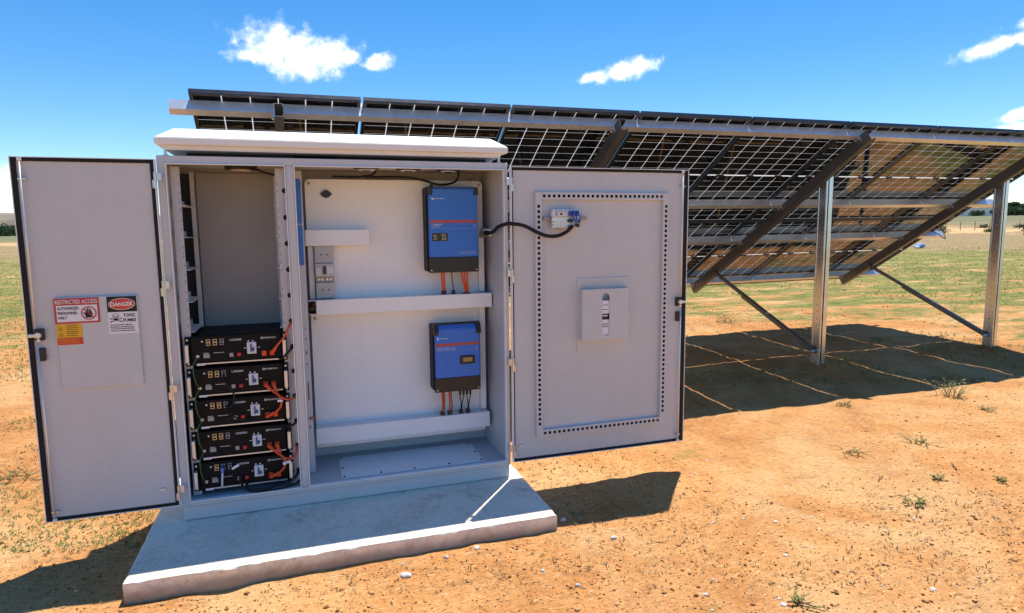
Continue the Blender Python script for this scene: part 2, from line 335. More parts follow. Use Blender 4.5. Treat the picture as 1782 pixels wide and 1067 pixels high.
def link(o, parent=None):
    COL.objects.link(o)
    if parent: o.parent = parent
    return o
def mesh_of(name, bm, mat, ofs=None, mtx=None):
    if mtx is not None: bm.transform(mtx)
    if ofs is not None: bmesh.ops.translate(bm, verts=bm.verts, vec=-Vector(ofs))
    bmesh.ops.recalc_face_normals(bm, faces=bm.faces)
    me = bpy.data.meshes.new(name); bm.to_mesh(me); bm.free(); me.materials.append(M[mat]); return me
ORG = {}
def tag(o, label=None, cat=None, group=None, kind=None):
    if label: o['label'] = label
    if cat: o['category'] = cat
    if group: o['group'] = group
    if kind: o['kind'] = kind
    return o
def thing(name, label, cat, loc, group=None):
    o = bpy.data.objects.new(name, None); o.location = loc; o.empty_display_size = 0.1; COL.objects.link(o)
    ORG[o.name] = Vector(loc); return tag(o, label, cat, group)
def part(name, bm, mat, parent, label=None):
    """part or sub-part; bm holds world coordinates"""
    org = ORG[parent.name]; o = bpy.data.objects.new(name, mesh_of(name, bm, mat, org)); link(o, parent); ORG[o.name] = org
    if label: o['label'] = label
    return o
def solo(name, bm, mat, label, cat, loc, group=None, kind=None):
    o = bpy.data.objects.new(name, mesh_of(name, bm, mat, loc)); o.location = loc; COL.objects.link(o); ORG[o.name] = Vector(loc)
    return tag(o, label, cat, group, kind)
def boxpart(name, mat, parent, *a, bev=0.0, label=None, seg=1):
    bm = BM(); box(bm, *a, bev=bev, seg=seg); return part(name, bm, mat, parent, label)
def text_bm(s, x0, x1, z0, z1, y, bold=0.0, mirror=False, depth=0.0006):
    cu = bpy.data.curves.new('lettering', 'FONT'); cu.body = s; cu.size = 1; cu.offset = bold; cu.extrude = 0.0; cu.resolution_u = 2
    ob = bpy.data.objects.new('lettering', cu); COL.objects.link(ob)
    dg = bpy.context.evaluated_depsgraph_get(); me = bpy.data.meshes.new_from_object(ob.evaluated_get(dg))
    bpy.data.objects.remove(ob); bpy.data.curves.remove(cu)
    bm = BM(); bm.from_mesh(me); bpy.data.meshes.remove(me)
    xs = [v.co.x for v in bm.verts]; ys = [v.co.y for v in bm.verts]
    ax, bx_, ay, by = min(xs), max(xs), min(ys), max(ys)
    for v in bm.verts:
        v.co = Vector((x0+(v.co.x-ax)/(bx_-ax)*(x1-x0), y, z0+(v.co.y-ay)/(by-ay)*(z1-z0)))
    r = bmesh.ops.extrude_face_region(bm, geom=bm.faces[:])
    bmesh.ops.translate(bm, verts=[g for g in r['geom'] if isinstance(g, bmesh.types.BMVert)], vec=(0, -depth, 0))
    return bm
def lettering(s, x0, x1, z0, z1, y, mat, parent, bold=0.0, name='lettering'):
    return part(name, text_bm(s, x0, x1, z0, z1, y, bold), mat, parent)
def copy_tree(o, parent=None, delta=None):
    c = o.copy(); COL.objects.link(c); ORG[c.name] = ORG.get(o.name)
    if parent: c.parent = parent
    if delta is not None: c.location = o.location+Vector(delta)
    for ch in list(o.children): copy_tree(ch, c)
    return c

ZG = -0.091
# value noise for terrain and scatter
def vnoise(x, y, scale, seed=0):
    x = np.asarray(x, float)*scale; y = np.asarray(y, float)*scale
    xi, yi = np.floor(x).astype(np.int64), np.floor(y).astype(np.int64); fx, fy = x-xi, y-yi
    fx, fy = fx*fx*(3-2*fx), fy*fy*(3-2*fy)
    def h(a, b_):
        v = (a*374761393+b_*668265263+seed*1442695041) & 0x7fffffff
        v = ((v ^ (v >> 13))*1274126177) & 0x7fffffff
        return ((v ^ (v >> 16)) & 0xffff)/65535.0
    return (h(xi, yi)*(1-fx)+h(xi+1, yi)*fx)*(1-fy)+(h(xi, yi+1)*(1-fx)+h(xi+1, yi+1)*fx)*fy
def ground_z(x, y):
    x, y = np.asarray(x, float), np.asarray(y, float)
    z = ZG+0.026*(vnoise(x, y, 1.3, 1)-0.5)+0.022*(vnoise(x, y, 4.5, 2)-0.5)+0.013*(vnoise(x, y, 13, 3)-0.5)
    for px_, py_ in ((0.6, 1.93), (3.27, 1.98), (5.94, 2.03), (8.61, 2.08)): z = z+0.045*np.exp(-((x-px_)**2+(y-py_)**2)/0.05)*(0.5+vnoise(x, y, 9, 4))
    ddx = np.maximum(np.maximum(-0.145-x, x-1.812), 0); ddy = np.maximum(np.maximum(-0.556-y, y-0.66), 0); sd_ = np.hypot(ddx, ddy)
    z = z+np.exp(-(sd_/0.06)**2)*(0.016*vnoise(x, y, 8, 14)-0.003)
    z = z+0.3*np.clip((np.hypot(x, y)-25)/120, 0, 1)*(vnoise(x, y, 0.03, 5)-0.5)
    far = np.clip((np.hypot(x-0.6, y+3.5)-70)/190, 0, 1); far = far*far*(3-2*far); side = np.clip((x-0.75*y)/60+0.5, 0, 1)
    return z+3.6*far*side
def gz(x, y): return float(ground_z(x, y))

# ------------------------------------------------------------------ ground
def axis(lo, hi, step, far):
    a = list(np.arange(lo, hi, step)); s = step; p = a[-1]
    while p < far: s *= 1.12; p += s; a.append(p)
    s = step; p = a[0]; b_ = []
    while p > -far: s *= 1.12; p -= s; b_.append(p)
    return np.array(b_[::-1]+a)
gx, gy = axis(-3.0, 9.5, 0.035, 4500), axis(-2.6, 6.0, 0.035, 4500)
X, Y = np.meshgrid(gx, gy, indexing='ij'); Zg = ground_z(X, Y)
nx, ny = len(gx), len(gy)
co = np.stack([X, Y, Zg], -1).reshape(-1, 3).astype(np.float32)
i, j = np.meshgrid(np.arange(nx-1), np.arange(ny-1), indexing='ij'); k = (i*ny+j).ravel()
quads = np.stack([k, k+ny, k+ny+1, k+1], 1).astype(np.int32)
def np_mesh(name, verts, polys, mat, smooth=False):
    me = bpy.data.meshes.new(name); n_ = polys.shape[1]
    me.vertices.add(len(verts)); me.vertices.foreach_set('co', verts.astype(np.float32).ravel())
    me.loops.add(polys.size); me.loops.foreach_set('vertex_index', polys.astype(np.int32).ravel())
    me.polygons.add(len(polys)); me.polygons.foreach_set('loop_start', np.arange(0, polys.size, n_, dtype=np.int32))
    me.polygons.foreach_set('loop_total', np.full(len(polys), n_, np.int32))
    if smooth: me.polygons.foreach_set('use_smooth', np.ones(len(polys), bool))
    me.update(calc_edges=True); me.materials.append(M[mat]); return me
go = bpy.data.objects.new('ground', np_mesh('ground', co, quads, 'sandy_soil', True)); link(go); tag(go, kind='structure')

# far hills
def hill(name, px0, px1, dist_, pytop, seed, mat):
    bm = BM(); N = 60; prev = None
    for q in range(N+1):
        px = px0+(px1-px0)*q/N; d = direction(px, 396); d = Vector((d.x, d.y, 0)).normalized()
        dep = dist_/d.dot(Vector((fw.x, fw.y, 0)).normalized())
        p = CAM+d*dep
        ht = (direction(px, pytop).z/math.hypot(direction(px, pytop).x, direction(px, pytop).y))*dep*1.3+CAM.z
        e = math.sin(math.pi*q/N)**0.5; ht = max(0.2, ht*e*(0.85+0.3*float(vnoise(q*0.13, seed, 1, seed))))
        a = bm.verts.new((p.x, p.y, ZG-1)); m_ = bm.verts.new((p.x+d.x*dist_*.12, p.y+d.y*dist_*.12, ht*0.7)); c_ = bm.verts.new((p.x+d.x*dist_*.3, p.y+d.y*dist_*.3, ht)); z_ = bm.verts.new((p.x+d.x*dist_*.7, p.y+d.y*dist_*.7, -2))
        cur = (a, m_, c_, z_)
        if prev:
            for s_ in range(3): bm.faces.new((prev[s_], cur[s_], cur[s_+1], prev[s_+1])).smooth = True
        prev = cur
    o = bpy.data.objects.new(name, mesh_of(name, bm, mat)); link(o); tag(o, kind='structure')
hill('hill', -1100, 900, 1500, 372, 3, 'hill_earth')
hill('hill', 1000, 3300, 2100, 381, 5, 'hill_earth')
def gpt(px, py, z=ZG):
    d = direction(px, py); return CAM+d*((z-CAM.z)/d.z)

# ------------------------------------------------------------------ concrete slab
def slab():
    bm = BM(); x0, x1, y0, y1, zb = -0.145, 1.812, -0.556, 0.66, -0.2
    nX, nY = 220, 132
    grid = {}
    for a in range(nX+1):
        for b_ in range(nY+1):
            u, v = a/nX, b_/nY; x = x0+(x1-x0)*u; y = y0+(y1-y0)*v
            ex = 0.003*(float(vnoise(y*6, 3, 1, 11))-.5)*(1 if a in (0, nX) else 0); ey = 0.003*(float(vnoise(x*7, 9, 1, 12))-.5)*(1 if b_ in (0, nY) else 0)
            edge = min(x-x0, x1-x, y-y0, y1-y); z = 0.0015*(float(vnoise(x, y, 9, 6))-.5)-0.001
            if edge < 1e-6: z -= 0.002+0.02*max(0, float(vnoise(x+y, x-y, 14, 8))-.62)
            grid[a, b_] = bm.verts.new((x+ex, y+ey, z))
    for a in range(nX):
        for b_ in range(nY): bm.faces.new((grid[a, b_], grid[a+1, b_], grid[a+1, b_+1], grid[a, b_+1]))
    rim = [grid[a, 0] for a in range(nX+1)]+[grid[nX, b_] for b_ in range(1, nY+1)]+[grid[a, nY] for a in range(nX-1, -1, -1)]+[grid[0, b_] for b_ in range(nY-1, 0, -1)]
    cx, cy = (x0+x1)/2, (y0+y1)/2; prev = rim
    for lv, (dz, out) in enumerate(((-0.012, 0.0015), (-0.045, 0.001), (-0.075, 0.002), (-0.1, 0.0), (zb, 0.0))):
        cur = []
        for v in rim:
            s_ = out+0.004*(float(vnoise(v.co.x*9+lv*3.3, v.co.y*9+lv, 1, 20+lv))-.5)
            dx_ = s_ if v.co.x > x1-.02 else (-s_ if v.co.x < x0+.02 else 0); dy_ = s_ if v.co.y > y1-.02 else (-s_ if v.co.y < y0+.02 else 0)
            cur.append(bm.verts.new((v.co.x+dx_, v.co.y+dy_, dz)))
        for q in range(len(rim)): bm.faces.new((prev[q], prev[(q+1) % len(rim)], cur[(q+1) % len(rim)], cur[q]))
        prev = cur
    o = bpy.data.objects.new('concrete_slab', mesh_of('concrete_slab', bm, 'concrete')); link(o)
    tag(o, 'weathered grey concrete slab under the cabinet, with a chipped front edge', 'slab')
slab()

# ------------------------------------------------------------------ cabinet
CW, CH, CD_ = 1.744, 1.82, 0.50
cab = thing('equipment_cabinet', 'grey steel outdoor cabinet with both doors swung open, standing on the slab', 'cabinet', (CW/2, 0.25, 0))
boxpart('plinth', 'powder_grey', cab, 0.004, CW-0.004, 0.004, CD_, 0.002, 0.074, bev=0.003)
bm = BM()   # side walls, back, top, floor: one folded shell with a step shadow above the plinth
box(bm, 0.0, 0.018, 0.012, CD_, 0.078, CH-0.002); box(bm, CW-0.018, CW, 0.012, CD_, 0.078, CH-0.002)
box(bm, 0.018, CW-0.018, CD_-0.012, CD_, 0.078, CH-0.002); box(bm, 0.018, CW-0.018, 0.012, CD_-0.012, CH-0.02, CH-0.002)
box(bm, 0.018, CW-0.018, 0.012, CD_-0.012, 0.078, 0.098)
part('shell', bm, 'powder_grey', cab)
bm = BM()   # front frame around both openings
box(bm, 0, 0.036, -0.006, 0.02, 0.076, CH, bev=0.003); box(bm, CW-0.022, CW, -0.006, 0.02, 0.076, CH, bev=0.003)
box(bm, 0.036, CW-0.022, -0.0055, 0.02, CH-0.036, CH-0.0005, bev=0.002); box(bm, 0.036, CW-0.022, -0.0055, 0.02, 0.0765, 0.102, bev=0.002)
part('front_frame', bm, 'powder_grey', cab)
boxpart('mullion', 'powder_grey', cab, 0.575, 0.614, -0.005, 0.03, 0.1025, CH-0.0365, bev=0.003)
for a in ((0.0365, 0.574, 0.1025, CH-0.0365), (0.6145, CW-0.0225, 0.1025, CH-0.0365)):    # raised rain lip round each opening
    bm = BM(); w = 0.004; x0, x1, z0, z1 = a
    box(bm, x0, x0+w, -0.016, 0.012, z0, z1); box(bm, x1-w, x1, -0.016, 0.012, z0, z1)
    box(bm, x0+w, x1-w, -0.0155, 0.012, z1-w, z1); box(bm, x0+w, x1-w, -0.0155, 0.012, z0, z0+w)
    part('rain_lip', bm, 'trunk_white', cab)
boxpart('divider_wall', 'inner_grey', cab, 0.588, 0.602, 0.031, CD_-0.013, 0.099, CH-0.021)
# roof canopy
bm = BM()
rx0, rx1, ry0, ry1 = -0.004, 1.748, -0.008, 0.53
zf0, zf1, zt = 1.873, 1.904, 1.958
lv = [(rx0, rx1, ry0, ry1, zf0), (rx0, rx1, ry0, ry1, zf1), (rx0+0.075, rx1-0.075, ry0+0.085, ry1-0.085, zt)]
rows = [[bm.verts.new(p) for p in ((a, c, z), (b_, c, z), (b_, d, z), (a, d, z))] for a, b_, c, d, z in lv]
for r0, r1 in zip(rows, rows[1:]):
    for q in range(4): bm.faces.new((r0[q], r0[(q+1) % 4], r1[(q+1) % 4], r1[q]))
bm.faces.new(rows[-1])
# folded-in underside, tapering to a smaller rim
low = [bm.verts.new(p) for p in ((rx0+0.035, ry0+0.03, 1.868), (rx1-0.035, ry0+0.03, 1.868), (rx1-0.035, ry1-0.03, 1.868), (rx0+0.035, ry1-0.03, 1.868))]
low2 = [bm.verts.new((v.co.x, v.co.y, 1.849)) for v in low]
for A_, B_ in ((rows[0], low), (low, low2)):
    for q in range(4): bm.faces.new((A_[q], B_[q], B_[(q+1) % 4], A_[(q+1) % 4]))
bm.faces.new(low2[::-1])
bmesh.ops.bevel(bm, geom=[e for e in bm.edges if abs(e.verts[0].co.z-e.verts[1].co.z) < 1e-4 or True], offset=0.003, segments=2, affect='EDGES')
roof = part('roof', bm, 'roof_white', cab)
for x in (0.035, CW-0.04):
    for y in (0.03, 0.46):
        bm = BM(); disc(bm, (x, y, CH), 0.007, 0.0285, 'z', 10); disc(bm, (x, y, CH), 0.014, 0.006, 'z', 6); part('roof_bolt', bm, 'aluminium', roof)
bm = BM(); box(bm, 0.11, 1.66, 0.14, 0.44, CH, 1.8475); part('roof_plenum', bm, 'dark_gap', roof)  # coloured dark to put the shaded band into the roof gap
boxpart('vent', 'black_metal', roof, 0.622, 0.83, 0.136, 0.1395, CH+0.001, 1.8465)

# doors
def door(name, x0, x1, label, hinge_right):
    z0, z1 = 0.1, 1.799; yf, yb = -0.03, -0.004
    bm = BM(); box(bm, x0+0.003, x1-0.003, yf+0.004, yb, z0+0.003, z1-0.003)
    d = part('door', bm, 'powder_grey', cab, label)
    bm = BM(); w = 0.0035   # thin folded rim
    box(bm, x0, x0+w, yf-0.006, yb, z0, z1); box(bm, x1-w, x1, yf-0.006, yb, z0, z1)
    box(bm, x0+w, x1-w, yf-0.0055, yb, z1-w, z1); box(bm, x0+w, x1-w, yf-0.0055, yb, z0, z0+w)
    part('rim', bm, 'trunk_white', d)
    bm = BM(); g = 0.0205 if hinge_right else 0.0175; yg = yf-0.004   # black sealing gasket
    free, hin = (g, 0.017) if hinge_right else (0.008, 0.022)
    box(bm, x0+w, x0+w+free, yg, yf+0.005, z0+w, z1-w, bev=0.002); box(bm, x1-w-hin, x1-w, yg, yf+0.005, z0+w, z1-w, bev=0.002)
    box(bm, x0+w+free, x1-w-hin, yg+0.0005, yf+0.005, z1-w-0.0165, z1-w, bev=0.002); box(bm, x0+w+free, x1-w-hin, yg+0.0005, yf+0.005, z0+w, z0+w+0.0145, bev=0.002)
    part('gasket', bm, 'black_rubber', d)
    for z in (1.70, 1.19, 0.68, 0.167):
        xh = x1-0.001 if hinge_right else x0+0.001
        bm = BM(); disc(bm, (xh, -0.038, z-0.038), 0.0065, 0.076, 'z', 10)
        sx = 1 if hinge_right else -1
        box(bm, min(xh, xh+sx*0.026), max(xh, xh+sx*0.026), -0.036, -0.03, z-0.002, z+0.036, bev=0.001)
        box(bm, min(xh, xh-sx*0.012), max(xh, xh-sx*0.012), -0.044, -0.036, z-0.036, z+0.002, bev=0.001)
        part('hinge', bm, 'aluminium', d)
    xr = x0+0.042 if hinge_right else x1-0.047
    for za, zb in ((1.03, 1.785), (0.11, 0.97)):
        bm = BM(); tube(bm, [(xr, -0.046, za), (xr, -0.046, zb)], 0.0042, 8, 0)
        part('lock_rod', bm, 'silver', d)
    for z in (1.70, 0.15):
        bm = BM(); box(bm, xr-0.014, xr+0.018, -0.044, -0.03, z-0.004, z+0.004, bev=0.001); part('rod_guide', bm, 'aluminium', d)
    for z in (1.785, 0.112):
        bm = BM(); disc(bm, (xr, -0.046, z-0.006), 0.009, 0.014, 'z', 12); part('rod_roller', bm, 'ink_white', d)
    hx = xr-0.008 if hinge_right else xr-0.028
    boxpart('lock_box', 'black_plastic', d, hx, hx+0.036, -0.052, -0.026, 0.972, 1.026, bev=0.003)
    bm = BM(); box(bm, hx-0.02 if hinge_right else hx+0.012, hx+0.018 if hinge_right else hx+0.056, -0.064, -0.052, 0.99, 1.006, bev=0.003); disc(bm, (hx+0.018, -0.066, 0.998), 0.013, 0.014, 'y', 14); disc(bm, (hx+0.018, -0.062, 0.975), 0.007, 0.01, 'y', 10)
    part('latch_cam', bm, 'silver', d)
    boxpart('handle_recess', 'black_plastic', d, hx+0.002, hx+0.034, -0.046, -0.026, 0.876, 0.936, bev=0.004)
    return d
dl = door('door', -0.576, -0.003, 'narrow left cabinet door opened flat to the left, with warning signs', True)
dr = door('door', 1.7545, 2.893, 'wide right cabinet door opened flat to the right, with a perforated rail frame', False)
YD = -0.0262
# left door: white sheet pocket with stickers
boxpart('document_plate', 'powder_grey', dl, -0.454, -0.119, -0.040, YD, 0.733, 1.165, bev=0.002)
def sign(name, mat, x0, x1, z0, z1, y=-0.0405): return boxpart(name, mat, dl, x0, x1, y-0.0012, y, z0, z1)
sign('restricted_access_sign', 'sign_red', -0.458, -0.277, 1.044, 1.161)
y2 = -0.0419
boxpart('sign_panel', 'sign_white', dl, -0.449, -0.285, y2-0.0006, y2, 1.052, 1.128)
lettering('RESTRICTED ACCESS', -0.452, -0.283, 1.1345, 1.154, y2, 'ink_white', dl, 0.012)
y3 = y2-0.0008
lettering('AUTHORIZED', -0.445, -0.359, 1.107, 1.121, y3, 'ink_black', dl, 0.02)
lettering('PERSONNEL', -0.445, -0.365, 1.0855, 1.099, y3, 'ink_black', dl, 0.02)
lettering('ONLY', -0.445, -0.409, 1.064, 1.078, y3, 'ink_black', dl, 0.02)
bm = BM(); hx, hz = -0.3205, 1.089
prism(bm, [(hx-0.014, hz-0.021), (hx+0.011, hz-0.021), (hx+0.0155, hz-0.002), (hx+0.012, hz+0.004), (hx-0.013, hz+0.004), (hx-0.015, hz-0.008)], y3-0.0004, y3)
for fx, top, w in ((-0.0105, 0.018, 0.0045), (-0.0035, 0.025, 0.0048), (0.0035, 0.023, 0.0046), (0.0095, 0.015, 0.004)):
    prism(bm, [(hx+fx-w/2-0.0005, hz+0.002), (hx+fx+w/2+0.0005, hz+0.002), (hx+fx+w/2, hz+top-0.002), (hx+fx, hz+top), (hx+fx-w/2, hz+top-0.002)], y3-0.0005, y3)
prism(bm, [(hx-0.013, hz-0.01), (hx-0.023, hz+0.002), (hx-0.021, hz+0.006), (hx-0.012, hz+0.0)], y3-0.00055, y3)
part('hand_symbol', bm, 'ink_black', dl)
bm = BM(); ring(bm, (hx, y3-0.0012, hz), 0.0265, 0.0315, 0.0006, 36, 1.0, 1.0)
prism(bm, [(hx-0.0205, hz+0.0175), (hx-0.0175, hz+0.0205), (hx+0.0205, hz-0.0175), (hx+0.0175, hz-0.0205)], y3-0.0011, y3-0.0006)
part('prohibition_ring', bm, 'sign_red', dl)
sign('danger_sign', 'sign_white', -0.245, -0.122, 0.985, 1.161)
boxpart('sign_header', 'ink_black', dl, -0.245, -0.122, y2-0.0006, y2, 1.088, 1.161)
def oval(rx, rz, y, mat, nm):
    bm = BM(); prism(bm, [(-0.1835+rx*math.cos(a*math.pi/18), 1.125+rz*math.sin(a*math.pi/18)) for a in range(36)], y-0.0005, y); part(nm, bm, mat, dl)
oval(0.0555, 0.0275, y3-0.0001, 'ink_white', 'danger_oval'); oval(0.053, 0.0252, y3-0.0008, 'danger_red', 'danger_oval')
lettering('DANGER', -0.230, -0.137, 1.1145, 1.1355, y3-0.0015, 'ink_white', dl, 0.03)
lettering('TOXIC', -0.181, -0.131, 1.0635, 1.079, y2, 'ink_black', dl, 0.03)
lettering('FUMES', -0.183, -0.129, 1.040, 1.0555, y2, 'ink_black', dl, 0.03)
bm = BM(); kx, kz = -0.2125, 1.062   # skull and crossed bones
prism(bm, [(kx+0.014*math.cos(a*math.pi/10), kz+0.006+0.0125*math.sin(a*math.pi/10)) for a in range(20)], y2-0.0004, y2)
prism(bm, [(kx-0.008, kz-0.004), (kx+0.008, kz-0.004), (kx+0.006, kz-0.013), (kx-0.006, kz-0.013)], y2-0.00045, y2)
for s_ in (1, -1):
    prism(bm, [(kx-s_*0.021, kz-0.0045), (kx-s_*0.020, kz-0.008), (kx+s_*0.021, kz-0.021), (kx+s_*0.022, kz-0.0175)], y2-0.0003-0.00005*s_, y2)
    for e in (1, -1): disc(bm, (kx+s_*0.022*e, y2-0.00052, kz-0.0125-0.008*e*1.0), 0.0032, 0.0005, 'y', 8)
part('skull_symbol', bm, 'ink_black', dl)
bm = BM()
prism(bm, [(kx+0.0115*math.cos(a*math.pi/10), kz+0.0065+0.010*math.sin(a*math.pi/10)) for a in range(20)], y2-0.0008, y2-0.0006)
part('skull_symbol', bm, 'sign_white', dl)
bm = BM()
for s_ in (-1, 1): disc(bm, (kx+s_*0.005, y2-0.0012, kz+0.004), 0.0034, 0.0003, 'y', 10)
prism(bm, [(kx, kz+0.001), (kx-0.002, kz-0.002), (kx+0.002, kz-0.002)], y2-0.0012, y2-0.0009)
part('skull_symbol', bm, 'ink_black', dl)
def fine_print(x0, x1, zs, h, y, mat, parent, seed):
    rr = random.Random(seed); bm = BM()
    for z in zs:
        x = x0+rr.uniform(0, 0.004); xe = x1-rr.uniform(0, (x1-x0)*0.2)
        while x < xe:
            w = rr.uniform(0.003, 0.010); box(bm, x, min(x+w, xe), y-0.0004, y, z-h/2, z+h/2); x += w+0.002
    part('fine_print', bm, mat, parent)
fine_print(-0.238, -0.128, (1.026, 1.0165, 1.008, 0.998), 0.0042, y2, 'ink_black', dl, 1)
sign('electrical_warning_sign', 'sign_yellow', -0.456, -0.354, 0.945, 1.042)
boxpart('sign_footer', 'danger_red', dl, -0.456, -0.354, y2-0.0006, y2, 0.945, 0.978)
fine_print(-0.417, -0.362, (1.034, 1.024, 1.016, 1.006, 0.998, 0.988), 0.0028, y2, 'ink_black', dl, 2)
fine_print(-0.452, -0.362, (0.971, 0.963, 0.954), 0.0024, y3-0.0001, 'sign_yellow', dl, 3)
for z in (1.02, 0.992):
    bm = BM(); prism(bm, [(-0.449, z-0.006), (-0.431, z-0.006), (-0.44, z+0.009)], y2-0.0005, y2); part('warning_triangle', bm, 'ink_black', dl)
    bm = BM(); prism(bm, [(-0.4455, z-0.004), (-0.4345, z-0.004), (-0.44, z+0.0055)], y2-0.0009, y2-0.0007); part('warning_triangle', bm, 'sign_yellow', dl)
for dd, xx in ((dl, -0.075), (dr, 1.80)):
    bm = BM(); box(bm, xx-0.012, xx+0.014, YD-0.008, YD, 0.186, 0.2, bev=0.002); disc(bm, (xx, YD-0.012, 0.193), 0.005, 0.006, 'y', 8); part('earth_stud', bm, 'silver', dd)

# right door: perforated rails, document pocket
def rail(x0, x1, z0, z1, horiz, n_):
    """hollow folded rail with a row of real square holes"""
    bm = BM(); yF, yB = -0.048, YD
    h = 0.0165; L0, L1 = (x0, x1) if horiz else (z0, z1); c0, c1 = (z0, z1) if horiz else (x0, x1); cm = (c0+c1)/2
    def B(a0, a1, b0, b1, y0, y1):
        box(bm, a0, a1, y0, y1, b0, b1) if horiz else box(bm, b0, b1, y0, y1, a0, a1)
    B(L0, L1, c0, cm-h/2, yF, yF+0.002); B(L0, L1, cm+h/2, c1, yF, yF+0.002)
    m_ = 0.0125 if horiz else 0.078; pit = (L1-L0-2*m_)/(n_-1); cur = L0
    for q in range(n_):
        p = L0+m_+q*pit; B(cur, p-h/2, cm-h/2, cm+h/2, yF, yF+0.002); cur = p+h/2
    B(cur, L1, cm-h/2, cm+h/2, yF, yF+0.002)
    B(L0, L1, c0, c0+0.002, yF+0.002, yB); B(L0, L1, c1-0.002, c1, yF+0.002, yB)
    o = part('perforated_rail', bm, 'powder_grey', dr)
    bm = BM(); B(L0+0.003, L1-0.003, c0+0.004, c1-0.004, YD-0.0035, YD-0.0005); part('rail_hole_shade', bm, 'black_rubber', dr)  # black sheet stands in for the shade inside the hollow rail
PX0, PX1, PZ0, PZ1, PW = 1.893, 2.752, 0.24, 1.658, 0.04
rail(PX0+PW+0.001, PX1-PW-0.001, PZ1-PW, PZ1, True, 26); rail(PX0+PW+0.001, PX1-PW-0.001, PZ0, PZ0+PW, True, 26)
rail(PX0, PX0+PW, PZ0, PZ1, False, 44); rail(PX1-PW, PX1, PZ0, PZ1, False, 44)
boxpart('pocket_back', 'powder_grey', dr, 2.157, 2.497, YD-0.005, YD, 0.732, 1.165, bev=0.0015)
bm = BM(); px0, px1, pz0, pz1, yF = 2.172, 2.474, 0.797, 1.1, -0.072
sx0, sx1, sz0, sz1 = 2.299, 2.347, 0.82, 1.074
def sheet(q): bm.faces.new([bm.verts.new((a_, yF, z_)) for a_, z_ in q])
sheet([(px0, pz0), (sx0, pz0), (sx0, pz1), (px0, pz1)]); sheet([(sx1, pz0), (px1, pz0), (px1, pz1), (sx1, pz1)])
sheet([(sx0, sz1), (sx1, sz1), (sx1, pz1), (sx0, pz1)]); sheet([(sx0, pz0), (sx1, pz0), (sx1, sz0), (sx0, sz0)])
r_ = (sx1-sx0)/2; cx_ = (sx0+sx1)/2; arc = [(cx_+r_*math.cos(math.pi*q/10), r_*math.sin(math.pi*q/10)) for q in range(11)]; outl = []
for sg, zc, ze in ((1, sz1-r_, sz1), (-1, sz0+r_, sz0)):
    for (a0, b0), (a1, b1) in zip(arc, arc[1:]):
        sheet([(a0, zc+sg*b0), (a1, zc+sg*b1), (a1, ze), (a0, ze)])
        bm.faces.new([bm.verts.new(v_) for v_ in ((a0, yF, zc+sg*b0), (a1, yF, zc+sg*b1), (a1, yF+0.003, zc+sg*b1), (a0, yF+0.003, zc+sg*b0))])
for xs_ in (sx0, sx1): bm.faces.new([bm.verts.new(v_) for v_ in ((xs_, yF, sz0+r_), (xs_, yF, sz1-r_), (xs_, yF+0.003, sz1-r_), (xs_, yF+0.003, sz0+r_))])
bmesh.ops.remove_doubles(bm, verts=bm.verts, dist=1e-6)
box(bm, px0, px0+0.002, yF+0.0003, YD-0.005, pz0, pz1); box(bm, px1-0.002, px1, yF+0.0003, YD-0.005, pz0, pz1); box(bm, px0+0.002, px1-0.002, yF+0.0003, YD-0.005, pz0, pz0+0.002)
part('document_pocket', bm, 'powder_grey', dr)
boxpart('document', 'paper', dr, 2.21, 2.44, yF+0.006, yF+0.010, 0.81, 1.03)
boxpart('document_band', 'ink_black', dr, 2.215, 2.435, yF+0.0052, yF+0.006, 0.917, 0.952)
fine_print(2.301, 2.344, (1.004, 0.977, 0.892, 0.884, 0.874), 0.004, yF+0.006, 'ink_black', dr, 5)
fine_print(2.301, 2.344, (0.940,), 0.009, yF+0.0052, 'paper', dr, 6)

# left bay: rack uprights, shelf rails, dark void panel
for x0, x1, y in ((0.043, 0.083, 0.075), (0.522, 0.556, 0.075)):
    bm = BM(); box(bm, x0, x1, y, y+0.003, 0.102, 1.775); xx = x0 if x0 < 0.3 else x1-0.003
    box(bm, xx, xx+0.003, y+0.003, y+0.04, 0.102, 1.775); part('rack_upright', bm, 'powder_grey', cab)
    hb = BM(); xh = x1-0.007 if x0 < 0.3 else x0+0.007
    for z in np.arange(0.98, 1.74, 0.0445):
        if rnd.random() < 0.85: disc(hb, (xh, y-0.0006, float(z)), 0.0027, 0.0008, 'y', 8)
        if rnd.random() < 0.4: disc(hb, (xh, y-0.0006, float(z)+0.012), 0.0027, 0.0008, 'y', 8)
    part('bolt_hole', hb, 'ink_black', cab)
boxpart('grommet_strip', 'powder_grey', cab, 0.557, 0.5745, 0.045, 0.09, 0.103, 1.776)
for x0, x1, y in ((0.080, 0.102, 0.40), (0.50, 0.53, 0.40)):
    bm = BM(); box(bm, x0, x1, y, y+0.003, 0.102, 1.775); box(bm, x0, x0+0.003, y+0.003, y+0.05, 0.102, 1.775); part('rack_upright', bm, 'powder_grey', cab)
boxpart('dark_void_panel', 'dark_gap', cab, 0.0185, 0.092, 0.46, 0.4875, 0.15, 1.77)  # dark-coloured panel stands in for the shadowy void by the rear upright
boxpart('bay_back', 'inner_grey', cab, 0.1035, 0.497, 0.455, 0.4875, 0.102, 1.775)
for z in (1.589, 1.431, 1.269, 1.108, 0.955):
    for x0, x1 in ((0.046, 0.102), (0.508, 0.55)):
        bm = BM(); box(bm, x0, x1, 0.08, 0.40, z-0.002, z); xx = x0 if x0 < 0.3 else x1-0.002
        box(bm, xx, xx+0.002, 0.08, 0.40, z, z+0.03); part('shelf_rail', bm, 'trunk_white', cab)
